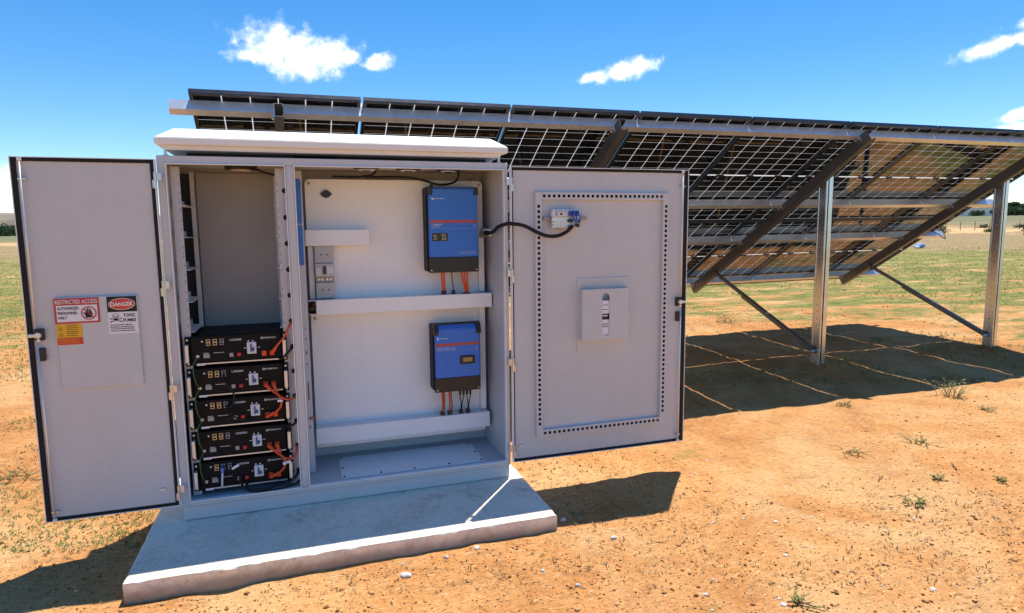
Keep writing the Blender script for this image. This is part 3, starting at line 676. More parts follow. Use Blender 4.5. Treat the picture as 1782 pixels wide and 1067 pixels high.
for k_, z in enumerate((1.661, 1.526, 1.393, 1.259, 1.125, 0.99, 0.856, 0.725, 0.591, 0.456, 0.322, 0.184)):
    bm = BM(); disc(bm, (0.5655, 0.036, z), 0.0125, 0.012, 'y', 16, 0.0135); disc(bm, (0.5655, 0.032, z), 0.009, 0.006, 'y', 12); part('grommet', bm, 'black_rubber', cab)
bm = BM(); disc(bm, (0.358, 0.155, 1.798), 0.078, -0.028, 'z', 28); fan0 = part('ceiling_fan', bm, 'black_plastic', cab)
bm = BM()
for a in range(28): pass
disc(bm, (0.358, 0.155, 1.7695), 0.05, -0.003, 'z', 24); part('fan_guard', bm, 'led_glass', fan0)
bm = BM(); tube(bm, [(0.43, 0.15, 1.777), (0.455, 0.14, 1.765), (0.49, 0.12, 1.752), (0.53, 0.1, 1.74), (0.552, 0.095, 1.735)], 0.005, 7); part('fan_cable', bm, 'black_rubber', cab)

# right bay
YP = 0.37
bm = BM(); c_ = 0.025; x0, x1, z0, z1 = 0.668, 1.700, 0.185, 1.745
prism(bm, [(x0+c_*0.3, z0), (x1-c_*0.3, z0), (x1, z0+c_*0.3), (x1, z1-c_), (x1-c_*0.3, z1-c_*0.3), (x1-c_, z1), (x0+c_, z1), (x0+c_*0.3, z1-c_*0.3), (x0, z1-c_), (x0, z0+c_*0.3)], YP, YP+0.003)
plate = part('mounting_plate', bm, 'plate_cream', cab)
for x, z in ((0.69, 1.722), (1.679, 1.722), (0.69, 0.955), (1.676, 0.215), (0.69, 0.21)):
    bm = BM(); disc(bm, (x, YP, z), 0.008, -0.006, 'y', 10); part('plate_bolt', bm, 'inner_grey', plate)
def trunk(x0, x1, y0, z0, z1, lab=None):
    bm = BM(); box(bm, x0, x1, y0, y0+0.012, z0, z1, bev=0.003); box(bm, x0+0.002, x1-0.002, y0+0.012, YP-0.0005, z0+0.003, z1-0.003, bev=0.001)
    return part('cable_trunk', bm, 'trunk_white', cab, lab)
trunk(0.655, 1.007, 0.28, 1.372, 1.462); trunk(0.696, 1.716, 0.24, 0.988, 1.073); trunk(0.664, 1.703, 0.278, 0.232, 0.328)
trunk(1.676, 1.7255, 0.26, 1.412, 1.457)
boxpart('cable_trunk', 'trunk_white', cab, 0.668, 0.698, 0.33, YP-0.0005, 1.074, 1.369, bev=0.002)
boxpart('cable_trunk', 'trunk_white', cab, 1.662, 1.698, 0.335, YP-0.0005, 0.33, 0.986, bev=0.002)
boxpart('cable_trunk', 'trunk_white', cab, 1.662, 1.698, 0.335, YP-0.0005, 1.075, 1.405, bev=0.002)
bm = BM(); box(bm, 0.655, 0.695, 0.262, 0.3, 0.99, 0.994); box(bm, 0.655, 0.695, 0.262, 0.3, 1.066, 1.070); box(bm, 0.655, 0.695, 0.3, 0.304, 0.99, 1.070); part('trunk_end', bm, 'trunk_white', cab)
boxpart('trunk_mouth', 'ink_black', cab, 0.656, 0.694, 0.2975, 0.2995, 0.9945, 1.0655)
for q in range(7):
    bm = BM(); z = 1.0+q*0.009; tube(bm, [(0.657, 0.29, z), (0.668, 0.272+rnd.uniform(0, .01), z+rnd.uniform(-.012, .012)), (0.682, 0.275, z+rnd.uniform(-.01, .01)), (0.695, 0.29, z+rnd.uniform(-.008, .008))], 0.0045, 6)
    part('trunk_wire', bm, ('copper', 'black_rubber', 'green_wire')[q % 3], cab)
bm = BM()   # slotted upright beside the divider
for z0, z1 in ((0.103, 0.36), (0.372, 0.52), (0.62, 0.72), (0.73, 0.78), (0.80, 0.86), (0.87, 0.92), (0.93, 1.776)): box(bm, 0.6195, 0.652, 0.2, 0.203, z0, z1)
box(bm, 0.6195, 0.630, 0.2005, 0.2025, 0.36, 0.93); box(bm, 0.638, 0.652, 0.2005, 0.2025, 0.36, 0.93)
box(bm, 0.604, 0.6195, 0.03, 0.203, 0.103, 1.776)
up_r = part('slotted_upright', bm, 'powder_grey', cab)
for z0, z1 in ((1.27, 1.49), (1.493, 1.735)):
    bm = BM(); prism(bm, [(0.6205, z0+0.006), (0.628, z0), (0.644, z0+0.004), (0.646, z1-0.01), (0.638, z1), (0.621, z1-0.004)], 0.1965, 0.1995); part('blue_film', bm, 'blue_film', cab)
boxpart('wire_tag', 'copper', cab, 0.632, 0.66, 0.19, 0.199, 0.41, 0.424, bev=0.002)
boxpart('floor_cover', 'trunk_white', cab, 0.785, 1.6, 0.048, 0.386, 0.0985, 0.1045, bev=0.0015)
for x, y in ((0.8, 0.062), (1.0, 0.06), (1.19, 0.06), (1.39, 0.06), (1.585, 0.062), (0.8, 0.2), (1.585, 0.21), (0.8, 0.37), (1.585, 0.37)):
    bm = BM(); disc(bm, (x, y, 0.1045), 0.006, 0.004, 'z', 10); part('cover_screw', bm, 'black_metal', cab)
for x in (0.985, 1.21, 1.432):
    bm = BM(); disc(bm, (x, 0.1, 1.798), 0.068, -0.02, 'z', 28); fan_ = part('ceiling_fan', bm, 'black_plastic', cab)
    bm = BM(); disc(bm, (x, 0.1, 1.7775), 0.045, -0.004, 'z', 24, 0.04); part('fan_guard', bm, 'silver', fan_)
    bm = BM(); disc(bm, (x, 0.1, 1.773), 0.022, -0.004, 'z', 16); part('fan_hub', bm, 'black_plastic', fan_)
bm = BM(); tube(bm, [(1.05, 0.2, 1.79), (1.03, 0.25, 1.765), (0.98, 0.3, 1.757), (0.9, 0.33, 1.757), (0.82, 0.34, 1.76)], 0.006, 7); part('fan_cable', bm, 'black_rubber', cab)
bm = BM(); tube(bm, [(1.5, 0.16, 1.785), (1.515, 0.22, 1.75), (1.49, 0.27, 1.725), (1.42, 0.3, 1.718), (1.35, 0.3, 1.735), (1.25, 0.31, 1.757), (1.12, 0.33, 1.76), (1.0, 0.34, 1.758)], 0.0065, 7); part('fan_cable', bm, 'black_rubber', cab)
boxpart('cable_clip', 'black_plastic', cab, 1.365, 1.385, 0.292, 0.31, 1.705, 1.735, bev=0.002)
bm = BM(); disc(bm, (1.66, 0.4, 1.75), 0.016, 0.06, 'y', 14); part('cable_gland', bm, 'inner_grey', cab)
# sensor on the plate
sn = thing('round_flange_socket', 'round black flanged socket at the top left of the white mounting plate', 'socket', (0.782, YP-0.002, 1.66))
bm = BM(); disc(bm, (0.782, YP-0.0005, 1.663), 0.023, -0.016, 'y', 24, 0.020); part('housing', bm, 'black_plastic', sn)
bm = BM(); prism(bm, [(0.747, 1.663), (0.765, 1.678), (0.799, 1.678), (0.817, 1.663), (0.799, 1.648), (0.765, 1.648)], YP-0.005, YP-0.0005); part('flange', bm, 'black_metal', sn)
for x in (0.755, 0.809):
    bm = BM(); disc(bm, (x, YP-0.005, 1.663), 0.004, -0.003, 'y', 10); part('screw', bm, 'copper', sn)

# ------------------------------------------------------------------ breaker on the plate
bk = thing('circuit_breaker', 'grey moulded-case circuit breaker between the two white cable ducts', 'circuit breaker', (0.753, 0.35, 1.074))
boxpart('upper_cover', 'breaker_grey', bk, 0.701, 0.806, 0.302, YP-0.0005, 1.274, 1.371, bev=0.003)
boxpart('body', 'breaker_grey', bk, 0.701, 0.805, 0.288, YP-0.0005, 1.198, 1.2735, bev=0.003)
boxpart('terminal_strip', 'inner_grey', bk, 0.702, 0.804, 0.312, YP-0.0005, 1.166, 1.1975, bev=0.002)
boxpart('lower_cover', 'breaker_grey', bk, 0.702, 0.804, 0.302, YP-0.0005, 1.0745, 1.1655, bev=0.003)
boxpart('toggle', 'black_plastic', bk, 0.745, 0.76, 0.276, 0.289, 1.215, 1.258, bev=0.002)
boxpart('face_plate', 'breaker_white', bk, 0.707, 0.735, 0.2862, 0.2885, 1.207, 1.262)
boxpart('face_plate', 'breaker_white', bk, 0.766, 0.799, 0.2862, 0.2885, 1.205, 1.264)
fine_print(0.708, 0.736, (1.256,), 0.004, 0.286, 'ink_black', bk, 9); fine_print(0.772, 0.798, (1.257, 1.212), 0.003, 0.286, 'ink_black', bk, 10)
for x in (0.72, 0.738, 0.766, 0.786):
    bm = BM(); disc(bm, (x, 0.312, 1.183), 0.007, -0.005, 'y', 12); part('terminal_screw', bm, 'silver', bk)
for z in (1.322, 1.124):
    for x in (0.738, 0.771): bm = BM(); disc(bm, (x, 0.3025, z), 0.0045, -0.002, 'y', 10); part('cover_hole', bm, 'ink_black', bk)

# ------------------------------------------------------------------ blue wall units
def wall_unit(name, label, cat, x0, x1, z0, z1, yf, zblack, zstripe, top_slope):
    o = thing(name, label, cat, ((x0+x1)/2, YP-0.001, z0))
    bm = BM(); box(bm, x0-0.004, x1+0.002, yf+0.03, YP-0.0005, z0+0.006, z1-0.004, bev=0.004); part('housing', bm, 'black_metal', o)
    bm = BM(); prism(bm, [(yf+0.0295, zblack), (yf, zblack), (yf, z1-top_slope), (yf+0.0295, z1)], x0+0.004, x1-0.002, 'x'); bmesh.ops.bevel(bm, geom=bm.edges[:], offset=0.004, segments=2, affect='EDGES'); part('front_cover', bm, 'blue_plastic', o)
    bm = BM(); box(bm, x0+0.002, x1+0.001, yf+0.004, yf+0.0295, z0, zblack-0.0008, bev=0.004, seg=2); part('terminal_cover', bm, 'black_plastic', o)
    for xs in (x0+0.014, x1-0.012):
        bm = BM(); disc(bm, (xs, yf+0.004, z0+0.014), 0.004, -0.002, 'y', 10); part('cover_screw', bm, 'silver', o)
    for k_ in range(9): boxpart('vent_slot', 'ink_black', o, x0-0.0046, x0-0.0039, yf+0.05, YP-0.03, z0+0.13+k_*0.018, z0+0.136+k_*0.018)
    boxpart('stripe', 'stripe_red', o, x0+0.008, x1-0.006, yf-0.0012, yf, zstripe, zstripe+0.016)
    return o
u1 = wall_unit('inverter', 'large blue inverter with a dark display window, high on the mounting plate', 'inverter', 1.335, 1.632, 1.205, 1.703, 0.222, 1.296, 1.494, 0.012)
yf = 0.222-0.0004
boxpart('line', 'ink_pale_blue', u1, 1.345, 1.625, yf-0.0006, yf, 1.4595, 1.462)
bm = BM(); box(bm, 1.3345, 1.362, 0.2165, 0.245, 1.655, 1.700, bev=0.003); part('corner_cap', bm, 'black_plastic', u1); bm = BM(); box(bm, 1.606, 1.6335, 0.2165, 0.245, 1.655, 1.700, bev=0.003); part('corner_cap', bm, 'black_plastic', u1)
bm = BM(); box(bm, 1.3625, 1.6055, 0.219, 0.245, 1.688, 1.702, bev=0.003); part('top_cap', bm, 'blue_dark', u1)
bm = BM(); box(bm, 1.357, 1.447, yf-0.002, yf, 1.390, 1.435, bev=0.0015); disp = part('display_window', bm, 'screen_dark', u1)
fine_print(1.361, 1.384, (1.424, 1.416, 1.408, 1.4), 0.003, yf-0.002, 'gold_port', u1, 11); fine_print(1.410, 1.440, (1.428, 1.42, 1.412, 1.404, 1.397), 0.003, yf-0.002, 'gold_port', u1, 12)
lettering('victron energy', 1.374, 1.432, 1.628, 1.638, yf, 'ink_white', u1, 0.012)
bm = BM(); prism(bm, [(1.352, 1.635), (1.361, 1.638), (1.372, 1.632), (1.366, 1.630), (1.371, 1.625), (1.358, 1.626), (1.362, 1.631)], yf-0.0005, yf); part('logo_mark', bm, 'ink_white', u1)
lettering('MultiPlus-II', 1.352, 1.412, 1.480, 1.4895, yf, 'ink_white', u1, 0.02); lettering('48/10000/140-100', 1.352, 1.402, 1.469, 1.475, yf, 'ink_white', u1, 0.01)
boxpart('badge', 'ink_pale_blue', u1, 1.604, 1.618, yf-0.0005, yf, 1.472, 1.487)
boxpart('badge', 'ink_pale_blue', u1, 1.520, 1.615, yf-0.0005, yf, 1.313, 1.327)
lettering('blue power', 1.534, 1.607, 1.3155, 1.3245, yf-0.0006, 'blue_plastic', u1, 0.01)
def icon_cluster(cx, cz, parent, y):
    bm = BM()
    for dx_, dz_, w, h in ((-0.012, 0.018, 0.006, 0.002), (0.008, 0.018, 0.008, 0.002), (-0.012, 0.004, 0.002, 0.008), (0.0, 0.004, 0.002, 0.01), (0.012, 0.004, 0.002, 0.008), (-0.012, -0.012, 0.006, 0.006), (0.01, -0.012, 0.006, 0.006), (0, -0.024, 0.004, 0.008)):
        box(bm, cx+dx_-w/2, cx+dx_+w/2, y-0.0005, y, cz+dz_-h/2, cz+dz_+h/2)
    part('symbol', bm, 'ink_pale_blue', parent)
icon_cluster(1.572, 1.415, u1, yf)
u2 = wall_unit('solar_charge_controller', 'smaller blue charge controller with an amber display, low on the mounting plate', 'charge controller', 1.354, 1.632, 0.487, 0.893, 0.225, 0.575, 0.768, 0.026)
yf = 0.225-0.0004
boxpart('line', 'ink_pale_blue', u2, 1.364, 1.625, yf-0.0006, yf, 0.736, 0.738)
for a, c_ in ((1.352, 1.378), (1.608, 1.637)):
    bm = BM(); prism(bm, [(0.219, 0.835), (0.2135, 0.855), (0.228, 0.898), (0.27, 0.905), (0.27, 0.835)], a, c_, 'x'); part('corner_cap', bm, 'black_plastic', u2)
bm = BM(); box(bm, 1.506, 1.597, yf-0.008, yf+0.002, 0.653, 0.704, bev=0.003); part('display_frame', bm, 'black_plastic', u2)
boxpart('display', 'screen_amber', u2, 1.524, 1.58, yf-0.0088, yf-0.0081, 0.668, 0.692)
lettering('victron energy', 1.386, 1.438, 0.808, 0.8185, yf, 'ink_white', u2, 0.012)
bm = BM(); prism(bm, [(1.364, 0.818), (1.373, 0.82), (1.384, 0.814), (1.378, 0.811), (1.383, 0.805), (1.370, 0.807), (1.374, 0.812)], yf-0.0005, yf); part('logo_mark', bm, 'ink_white', u2)
lettering('SmartSolar charge controller', 1.364, 1.482, 0.752, 0.760, yf, 'ink_white', u2, 0.01); lettering('MPPT RS 450 | 100', 1.364, 1.478, 0.7405, 0.7495, yf, 'ink_white', u2, 0.02)
boxpart('badge', 'ink_pale_blue', u2, 1.605, 1.618, yf-0.0005, yf, 0.744, 0.758)
lettering('blue solar', 1.545, 1.618, 0.606, 0.620, yf, 'ink_pale_blue', u2, 0.01); icon_cluster(1.398, 0.69, u2, yf)

# cables under the units
def cable(label, pts, r, mat, group=None, name='cable', seg=8):
    bm = BM(); tube(bm, pts, r, seg); return solo(name, bm, mat, label, 'cable', pts[0], group)
g1 = 'cables under the upper blue inverter'
for x0, x1, mat, lab in ((1.416, 1.424, 'orange_cable', 'leftmost orange cable dropping from the upper blue inverter'), (1.430, 1.436, 'orange_cable', 'second orange cable dropping from the upper blue inverter'), (1.476, 1.488, 'black_rubber', 'thin black cable dropping from the upper blue inverter'), (1.536, 1.560, 'orange_cable', 'slanting orange cable, third from the left under the upper blue inverter'), (1.553, 1.568, 'orange_cable', 'fourth orange cable from the left under the upper blue inverter'), (1.571, 1.576, 'orange_cable', 'rightmost orange cable under the upper blue inverter')):
    r_ = 0.0055 if mat == 'orange_cable' else 0.003
    cable(lab, [(x0, 0.27, 1.215), (x0+(x1-x0)*.3, 0.272, 1.16), (x1, 0.28, 1.10), (x1, 0.285, 1.068)], r_, mat, g1)
for x, w in ((1.43, 0.026), (1.488, 0.02), (1.568, 0.05)):
    bm = BM(); box(bm, x-w/2, x+w/2, 0.268, 0.298, 1.0705, 1.094 if w < 0.04 else 1.077, bev=0.003); part('cable_entry', bm, 'black_plastic', cab)
g2 = 'cables under the lower blue charge controller'
for x0, x1, mat, lab in ((1.405, 1.405, 'orange_cable', 'thick orange cable under the left corner of the lower blue unit'), (1.416, 1.413, 'copper', 'dark red cable beside the thick orange one under the lower blue unit'), (1.447, 1.449, 'orange_cable', 'second orange cable under the lower blue unit'), (1.458, 1.462, 'black_rubber', 'black cable beside the second orange one under the lower blue unit')):
    cable(lab, [(x0, 0.275, 0.497), (x0+0.001, 0.277, 0.44), (x1+0.004, 0.285, 0.39), (x1, 0.3, 0.325)], 0.0055 if mat != 'black_rubber' else 0.003, mat, g2)
for q, (x0, x1) in enumerate(((1.515, 1.523), (1.536, 1.528), (1.558, 1.566), (1.578, 1.571))):
    c_ = thing('plug_cable', ('leftmost', 'second', 'third', 'rightmost')[q]+' thin black plug lead under the lower blue unit', 'cable', (x0, 0.275, 0.49), g2)
    bm = BM(); tube(bm, [(x0, 0.275, 0.462), (x0, 0.276, 0.435), (x1, 0.286, 0.39), (x1, 0.3, 0.325)], 0.0032, 7); part('lead', bm, 'black_rubber', c_)
    bm = BM(); disc(bm, (x0, 0.275, 0.452), 0.0075, 0.045, 'z', 12); disc(bm, (x0, 0.275, 0.472), 0.009, 0.01, 'z', 6); part('plug', bm, 'black_plastic', c_)
for x in (1.408, 1.453, 1.524, 1.567):
    bm = BM(); box(bm, x-0.013, x+0.013, 0.287, 0.315, 0.3285, 0.352, bev=0.004); part('cable_entry', bm, 'black_plastic', cab)

# ------------------------------------------------------------------ controller on the door, with its cable loom
gm = thing('control_module', 'small white control module with blue plugs clipped on the right door', 'control module', (2.07, -0.03, 1.46))
boxpart('mounting_rail', 'inner_grey', gm, 1.942, 2.208, -0.046, YD-0.0005, 1.502, 1.522, bev=0.001)
bm = BM(); box(bm, 1.982, 2.155, -0.078, -0.0465, 1.520, 1.562, bev=0.003); part('upper_body', bm, 'breaker_white', gm)
bm = BM(); box(bm, 1.982, 2.152, -0.074, -0.0465, 1.458, 1.5195, bev=0.002); low_b = part('lower_body', bm, 'aluminium', gm)
for q in range(6): boxpart('fin', 'ink_white', gm, 2.012+q*0.011, 2.016+q*0.011, -0.077, -0.0741, 1.462, 1.500)
for x, z, w, h in ((2.005, 1.552, .007, .006), (2.022, 1.552, .007, .006), (2.038, 1.552, .007, .006), (2.008, 1.54, .012, .005), (2.008, 1.530, .012, .004), (2.037, 1.536, .013, .010), (2.06, 1.552, .008, .004), (1.99, 1.492, .006, .006), (1.99, 1.474, .006, .006)):
    boxpart('socket', 'ink_black', gm, x-w/2, x+w/2, -0.0792, -0.0781 if z > 1.52 else -0.0741, z-h/2, z+h/2)
for x in (2.088, 2.112, 2.133):
    boxpart('plug', 'blue_wire', gm, x-0.009, x+0.009, -0.096, -0.0781, 1.525, 1.553, bev=0.002)
for x, z in ((2.09, 1.498), (2.14, 1.495), (2.135, 1.472)): boxpart('plug', 'black_plastic', gm, x-0.01, x+0.01, -0.092, -0.0741, z-0.01, z+0.01, bev=0.002)
cl = thing('cable_loom', 'black sleeved cable loom sagging from the cabinet edge to the small door module', 'cable', (1.68, 0.1, 1.43))
bm = BM(); tube(bm, [(1.692, 0.24, 1.430), (1.688, 0.10, 1.44), (1.690, 0.02, 1.465), (1.71, -0.06, 1.482), (1.735, -0.085, 1.484), (1.81, -0.09, 1.472), (1.90, -0.085, 1.43), (1.96, -0.085, 1.413), (2.02, -0.085, 1.416), (2.07, -0.09, 1.44), (2.10, -0.095, 1.47)], 0.0105, 10); part('sleeve', bm, 'black_rubber', cl)
for q in range(5):
    bm = BM(); tube(bm, [(2.098, -0.095, 1.468), (2.112+q*.003, -0.104, 1.49), (2.10+q*.011, -0.10, 1.515), (2.09+q*0.012, -0.098, 1.532)], 0.0032, 6); part('wire', bm, 'blue_wire' if q % 2 == 0 else 'ink_pale_blue', cl)
boxpart('end_boot', 'black_rubber', cl, 1.672, 1.706, 0.245, 0.2595, 1.415, 1.447, bev=0.004)

# ------------------------------------------------------------------ battery modules
BX0, BX1, BP = 0.0775, 0.512, 0.1645
def battery(zb, label):
    o = thing('battery_module', label, 'battery', (0.295, 0.25, zb), 'battery modules stacked in the rack')
    z1 = zb+0.155; yF = 0.058
    boxpart('case', 'black_metal', o, BX0, BX1, yF+0.012, 0.43, zb+0.002, z1, bev=0.002)
    boxpart('front_panel', 'black_metal', o, BX0+0.004, BX1-0.004, yF, yF+0.0118, zb+0.012, z1-0.003, bev=0.001)
    for s_, xc in ((-1, 0.0655), (1, 0.525)):
        e = boxpart('ear', 'black_metal', o, xc-0.0115, xc+0.0115, yF+0.004, yF+0.0165, zb+0.004, z1-0.002, bev=0.001)
        bm = BM(); box(bm, xc-0.0085, xc+0.0085, yF-0.036, yF-0.024, zb+0.028, zb+0.118, bev=0.003, seg=2)
        for z in (zb+0.034, zb+0.112): box(bm, xc-0.004, xc+0.004, yF-0.025, yF+0.004, z-0.005, z+0.005)
        part('handle', bm, 'silver', o)
        for z in (zb+0.016, zb+0.138):
            bm = BM(); disc(bm, (xc, yF+0.004, z), 0.005, -0.004, 'y', 10); part('ear_screw', bm, 'silver', o)
    boxpart('bottom_bar', 'silver', o, 0.104, 0.505, yF-0.006, yF+0.0118, zb+0.0105, zb+0.0165)
    boxpart('rating_label', 'sign_white', o, 0.104, 0.142, yF-0.0068, yF-0.0061, zb+0.006, zb+0.017)
    br = boxpart('breaker', 'breaker_white', o, 0.343, 0.388, yF-0.016, yF, zb+0.052, zb+0.112, bev=0.002)
    boxpart('breaker_toggle', 'blue_dark', o, 0.3605, 0.3665, yF-0.024, yF-0.0161, zb+0.062, zb+0.104, bev=0.002); boxpart('breaker_toggle', 'blue_dark', o, 0.369, 0.378, yF-0.026, yF-0.0161, zb+0.066, zb+0.084, bev=0.002)
    for x in (0.351, 0.372): bm = BM(); disc(bm, (x, yF, zb+0.117), 0.004, -0.004, 'y', 8); part('breaker_screw', bm, 'silver', o)
    for x, pm in ((0.162, 'gold_port'), (0.193, 'gold_port'), (0.225, 'inner_grey')):
        for z in (zb+0.113, zb+0.1295):
            bm = BM(); w, h, t_ = 0.0095, 0.0075, 0.0028
            box(bm, x-w, x-w+t_, yF-0.004, yF, z-h, z+h); box(bm, x+w-t_, x+w, yF-0.004, yF, z-h, z+h); box(bm, x-w+t_, x+w-t_, yF-0.004, yF, z+h-t_, z+h); box(bm, x-w+t_, x+w-t_, yF-0.004, yF, z-h, z-h+t_)
            part('port', bm, pm, o)
    boxpart('indicator', 'ink_white', o, 0.130, 0.138, yF-0.0012, yF, zb+0.124, zb+0.131)
    fine_print(0.137, 0.165, (zb+0.0665, ), 0.003, yF, 'ink_white', o, 21); fine_print(0.18, 0.235, (zb+0.066,), 0.0025, yF, 'ink_white', o, 22)
    boxpart('switch_panel', 'inner_grey', o, 0.136, 0.165, yF-0.001, yF, zb+0.042, zb+0.062)
    bm = BM(); disc(bm, (0.110, yF, zb+0.053), 0.008, -0.006, 'y', 12); disc(bm, (0.110, yF-0.006, zb+0.053), 0.0045, -0.006, 'y', 8); part('earth_terminal', bm, 'silver', o)
    lettering('US5000', 0.262, 0.318, zb+0.1225, zb+0.133, yF, 'ink_white', o, 0.01)
    lettering('PYLON', 0.425, 0.457, zb+0.1245, zb+0.133, yF, 'ink_white', o, 0.03); lettering('TECH', 0.4585, 0.484, zb+0.1245, zb+0.133, yF, 'ink_white', o, 0.0)
    bm = BM(); ring(bm, (0.4165, yF-0.0006, zb+0.1288), 0.0035, 0.006, 0.0006, 14); part('logo_mark', bm, 'ink_white', o)
    for x in (0.333, 0.399): boxpart('switch_mark', 'ink_white', o, x-0.006, x+0.006, yF-0.0006, yF, zb+0.080, zb+0.083)
    for x in (0.424, 0.462): boxpart('power_socket', 'orange_cable', o, x-0.012, x+0.012, yF-0.012, yF, zb+0.036, zb+0.064, bev=0.003)
    boxpart('cover_cap', 'red_connector', o, 0.294, 0.314, yF-0.014, yF, zb+0.042, zb+0.062, bev=0.004)
    boxpart('data_socket', 'inner_grey', o, 0.258, 0.276, yF-0.002, yF, zb+0.040, zb+0.060)
    return o
ZB0 = 0.122
names = ['bottom', 'second from the bottom', 'middle', 'second from the top', 'topmost']
b0 = battery(ZB0, 'black rack battery module, bottom of the stack of five')
bats = [b0]
for q in range(1, 5):
    c_ = copy_tree(b0, None, (0, 0, BP*q)); c_['label'] = 'black rack battery module, '+names[q]+' of the stack of five'; bats.append(c_)
def bz(q): return ZB0+BP*q     # q: 0 bottom .. 4 top
def power_cable(label, a, pts, b_plug=None):
    o = thing('power_cable', label, 'cable', a, 'orange battery power cables')
    for p, d in ((a, pts[0]),)+(((b_plug, pts[-1]),) if b_plug else ()):
        pv, dv = Vector(p), Vector(d); bm = BM(); dirv = (dv-pv); L = dirv.length; dirv.normalize()
        tube(bm, [pv+Vector((0, 0.012, 0)), pv, pv+dirv*min(0.03, L*.5)+Vector((0, -0.004, 0)), pv+dirv*min(0.05, L*.8)], 0.0125, 10, 4, 0.007); part('plug', bm, 'orange_cable', o)
    bm = BM(); tube(bm, [a]+pts+([b_plug] if b_plug else []), 0.0055, 9); part('lead', bm, 'orange_cable', o)
yc = 0.036
power_cable('orange cable rising from the topmost battery to a hole in the rack edge', (0.462, yc, bz(4)+0.05), [(0.492, 0.005, bz(4)+0.095), (0.53, 0.004, 0.92), (0.552, 0.01, 0.965), (0.565, 0.034, 0.99)])
power_cable('orange jumper curving from the second battery from the top to the middle one', (0.424, yc, bz(3)+0.05), [(0.455, 0.012, bz(3)+0.02), (0.49, 0.0, bz(3)-0.01), (0.495, 0.0, bz(2)+0.11), (0.47, 0.008, bz(2)+0.075)], (0.424, yc, bz(2)+0.046))
power_cable('orange cable from the second battery from the top, hanging to the rack edge', (0.462, yc, bz(3)+0.05), [(0.48, 0.012, bz(3)+0.0), (0.512, 0.0, 0.592), (0.545, 0.012, 0.582), (0.565, 0.034, 0.591)])
power_cable('orange jumper with a white tag curving down to the bottom battery', (0.424, yc, bz(1)+0.05), [(0.455, 0.012, bz(1)+0.02), (0.492, 0.0, bz(1)-0.01), (0.497, 0.0, bz(0)+0.11), (0.47, 0.008, bz(0)+0.075)], (0.424, yc, bz(0)+0.046))
power_cable('orange cable from the second battery from the bottom, hanging to the rack edge', (0.462, yc, bz(1)+0.05), [(0.48, 0.012, bz(1)+0.0), (0.512, 0.0, 0.268), (0.548, 0.008, 0.275), (0.565, 0.034, 0.322)])
tg = thing('cable_tag', 'white tag clipped on the orange jumper above the bottom battery', 'tag', (0.497, -0.008, bz(0)+0.13)); boxpart('sleeve', 'sign_white', tg, 0.488, 0.503, -0.012, 0.008, bz(0)+0.118, bz(0)+0.132, bev=0.001); boxpart('flag', 'sign_white', tg, 0.5035, 0.526, -0.004, -0.002, bz(0)+0.121, bz(0)+0.135)
tg = thing('cable_tag', 'white tag on the orange jumper above the middle battery', 'tag', (0.495, -0.008, bz(2)+0.13)); boxpart('sleeve', 'sign_white', tg, 0.478, 0.504, -0.012, 0.008, bz(2)+0.128, bz(2)+0.139, bev=0.001)
cable('black cable from the topmost battery to the rack edge', [(0.495, 0.04, bz(4)+0.02), (0.515, 0.015, bz(4)+0.025), (0.545, 0.015, 0.835), (0.565, 0.034, 0.856)], 0.006, 'black_rubber')
cable('black cable from the middle battery to the rack edge', [(0.495, 0.04, bz(2)-0.01), (0.52, 0.015, bz(2)-0.012), (0.55, 0.015, 0.444), (0.565, 0.034, 0.456)], 0.006, 'black_rubber')
cable('black cable running along the foot of the bottom battery up to the rack edge', [(0.30, 0.045, bz(0)+0.035), (0.315, 0.0, bz(0)+0.008), (0.36, -0.004, bz(0)-0.002), (0.45, 0.0, bz(0)+0.004), (0.52, 0.01, bz(0)+0.018), (0.55, 0.012, 0.165), (0.565, 0.034, 0.184)], 0.007, 'black_rubber')
cable('black data cable sagging across the floor under the bottom battery', [(0.27, 0.045, bz(0)+0.06), (0.29, 0.0, bz(0)+0.02), (0.34, -0.006, bz(0)-0.008), (0.45, -0.004, bz(0)-0.012), (0.53, 0.005, bz(0)-0.002), (0.57, 0.02, bz(0)+0.01)], 0.006, 'black_rubber')
cable('black data cable looping from the second battery from the top to the middle one', [(0.225, 0.05, bz(3)+0.12), (0.232, 0.01, bz(3)+0.09), (0.27, 0.0, bz(3)+0.03), (0.268, 0.0, bz(2)+0.145), (0.25, 0.005, bz(2)+0.12), (0.228, 0.045, bz(2)+0.12)], 0.005, 'black_rubber')
cable('black data cable looping over the front of the middle battery', [(0.228, 0.05, bz(2)+0.118), (0.25, 0.005, bz(2)+0.09), (0.28, 0.0, bz(2)+0.06), (0.325, 0.01, bz(2)+0.045), (0.335, 0.05, bz(2)+0.04)], 0.005, 'black_rubber')
cable('white and blue data cable hanging from a port of the bottom battery', [(0.193, 0.05, bz(0)+0.118), (0.193, 0.02, bz(0)+0.105), (0.189, 0.02, bz(0)+0.07), (0.185, 0.03, bz(0)+0.02)], 0.005, 'breaker_white')
tg = thing('data_plug', 'blue data plug in the bottom battery', 'plug', (0.193, 0.04, bz(0)+0.12)); boxpart('body', 'blue_wire', tg, 0.184, 0.202, 0.012, 0.05, bz(0)+0.104, bz(0)+0.134, bev=0.002); boxpart('clip', 'ink_pale_blue', tg, 0.189, 0.197, 0.008, 0.0118, bz(0)+0.112, bz(0)+0.13)
tg = thing('cable_tag', 'white tag lying across the front of the bottom battery', 'tag', (0.26, 0.03, bz(0)+0.13))
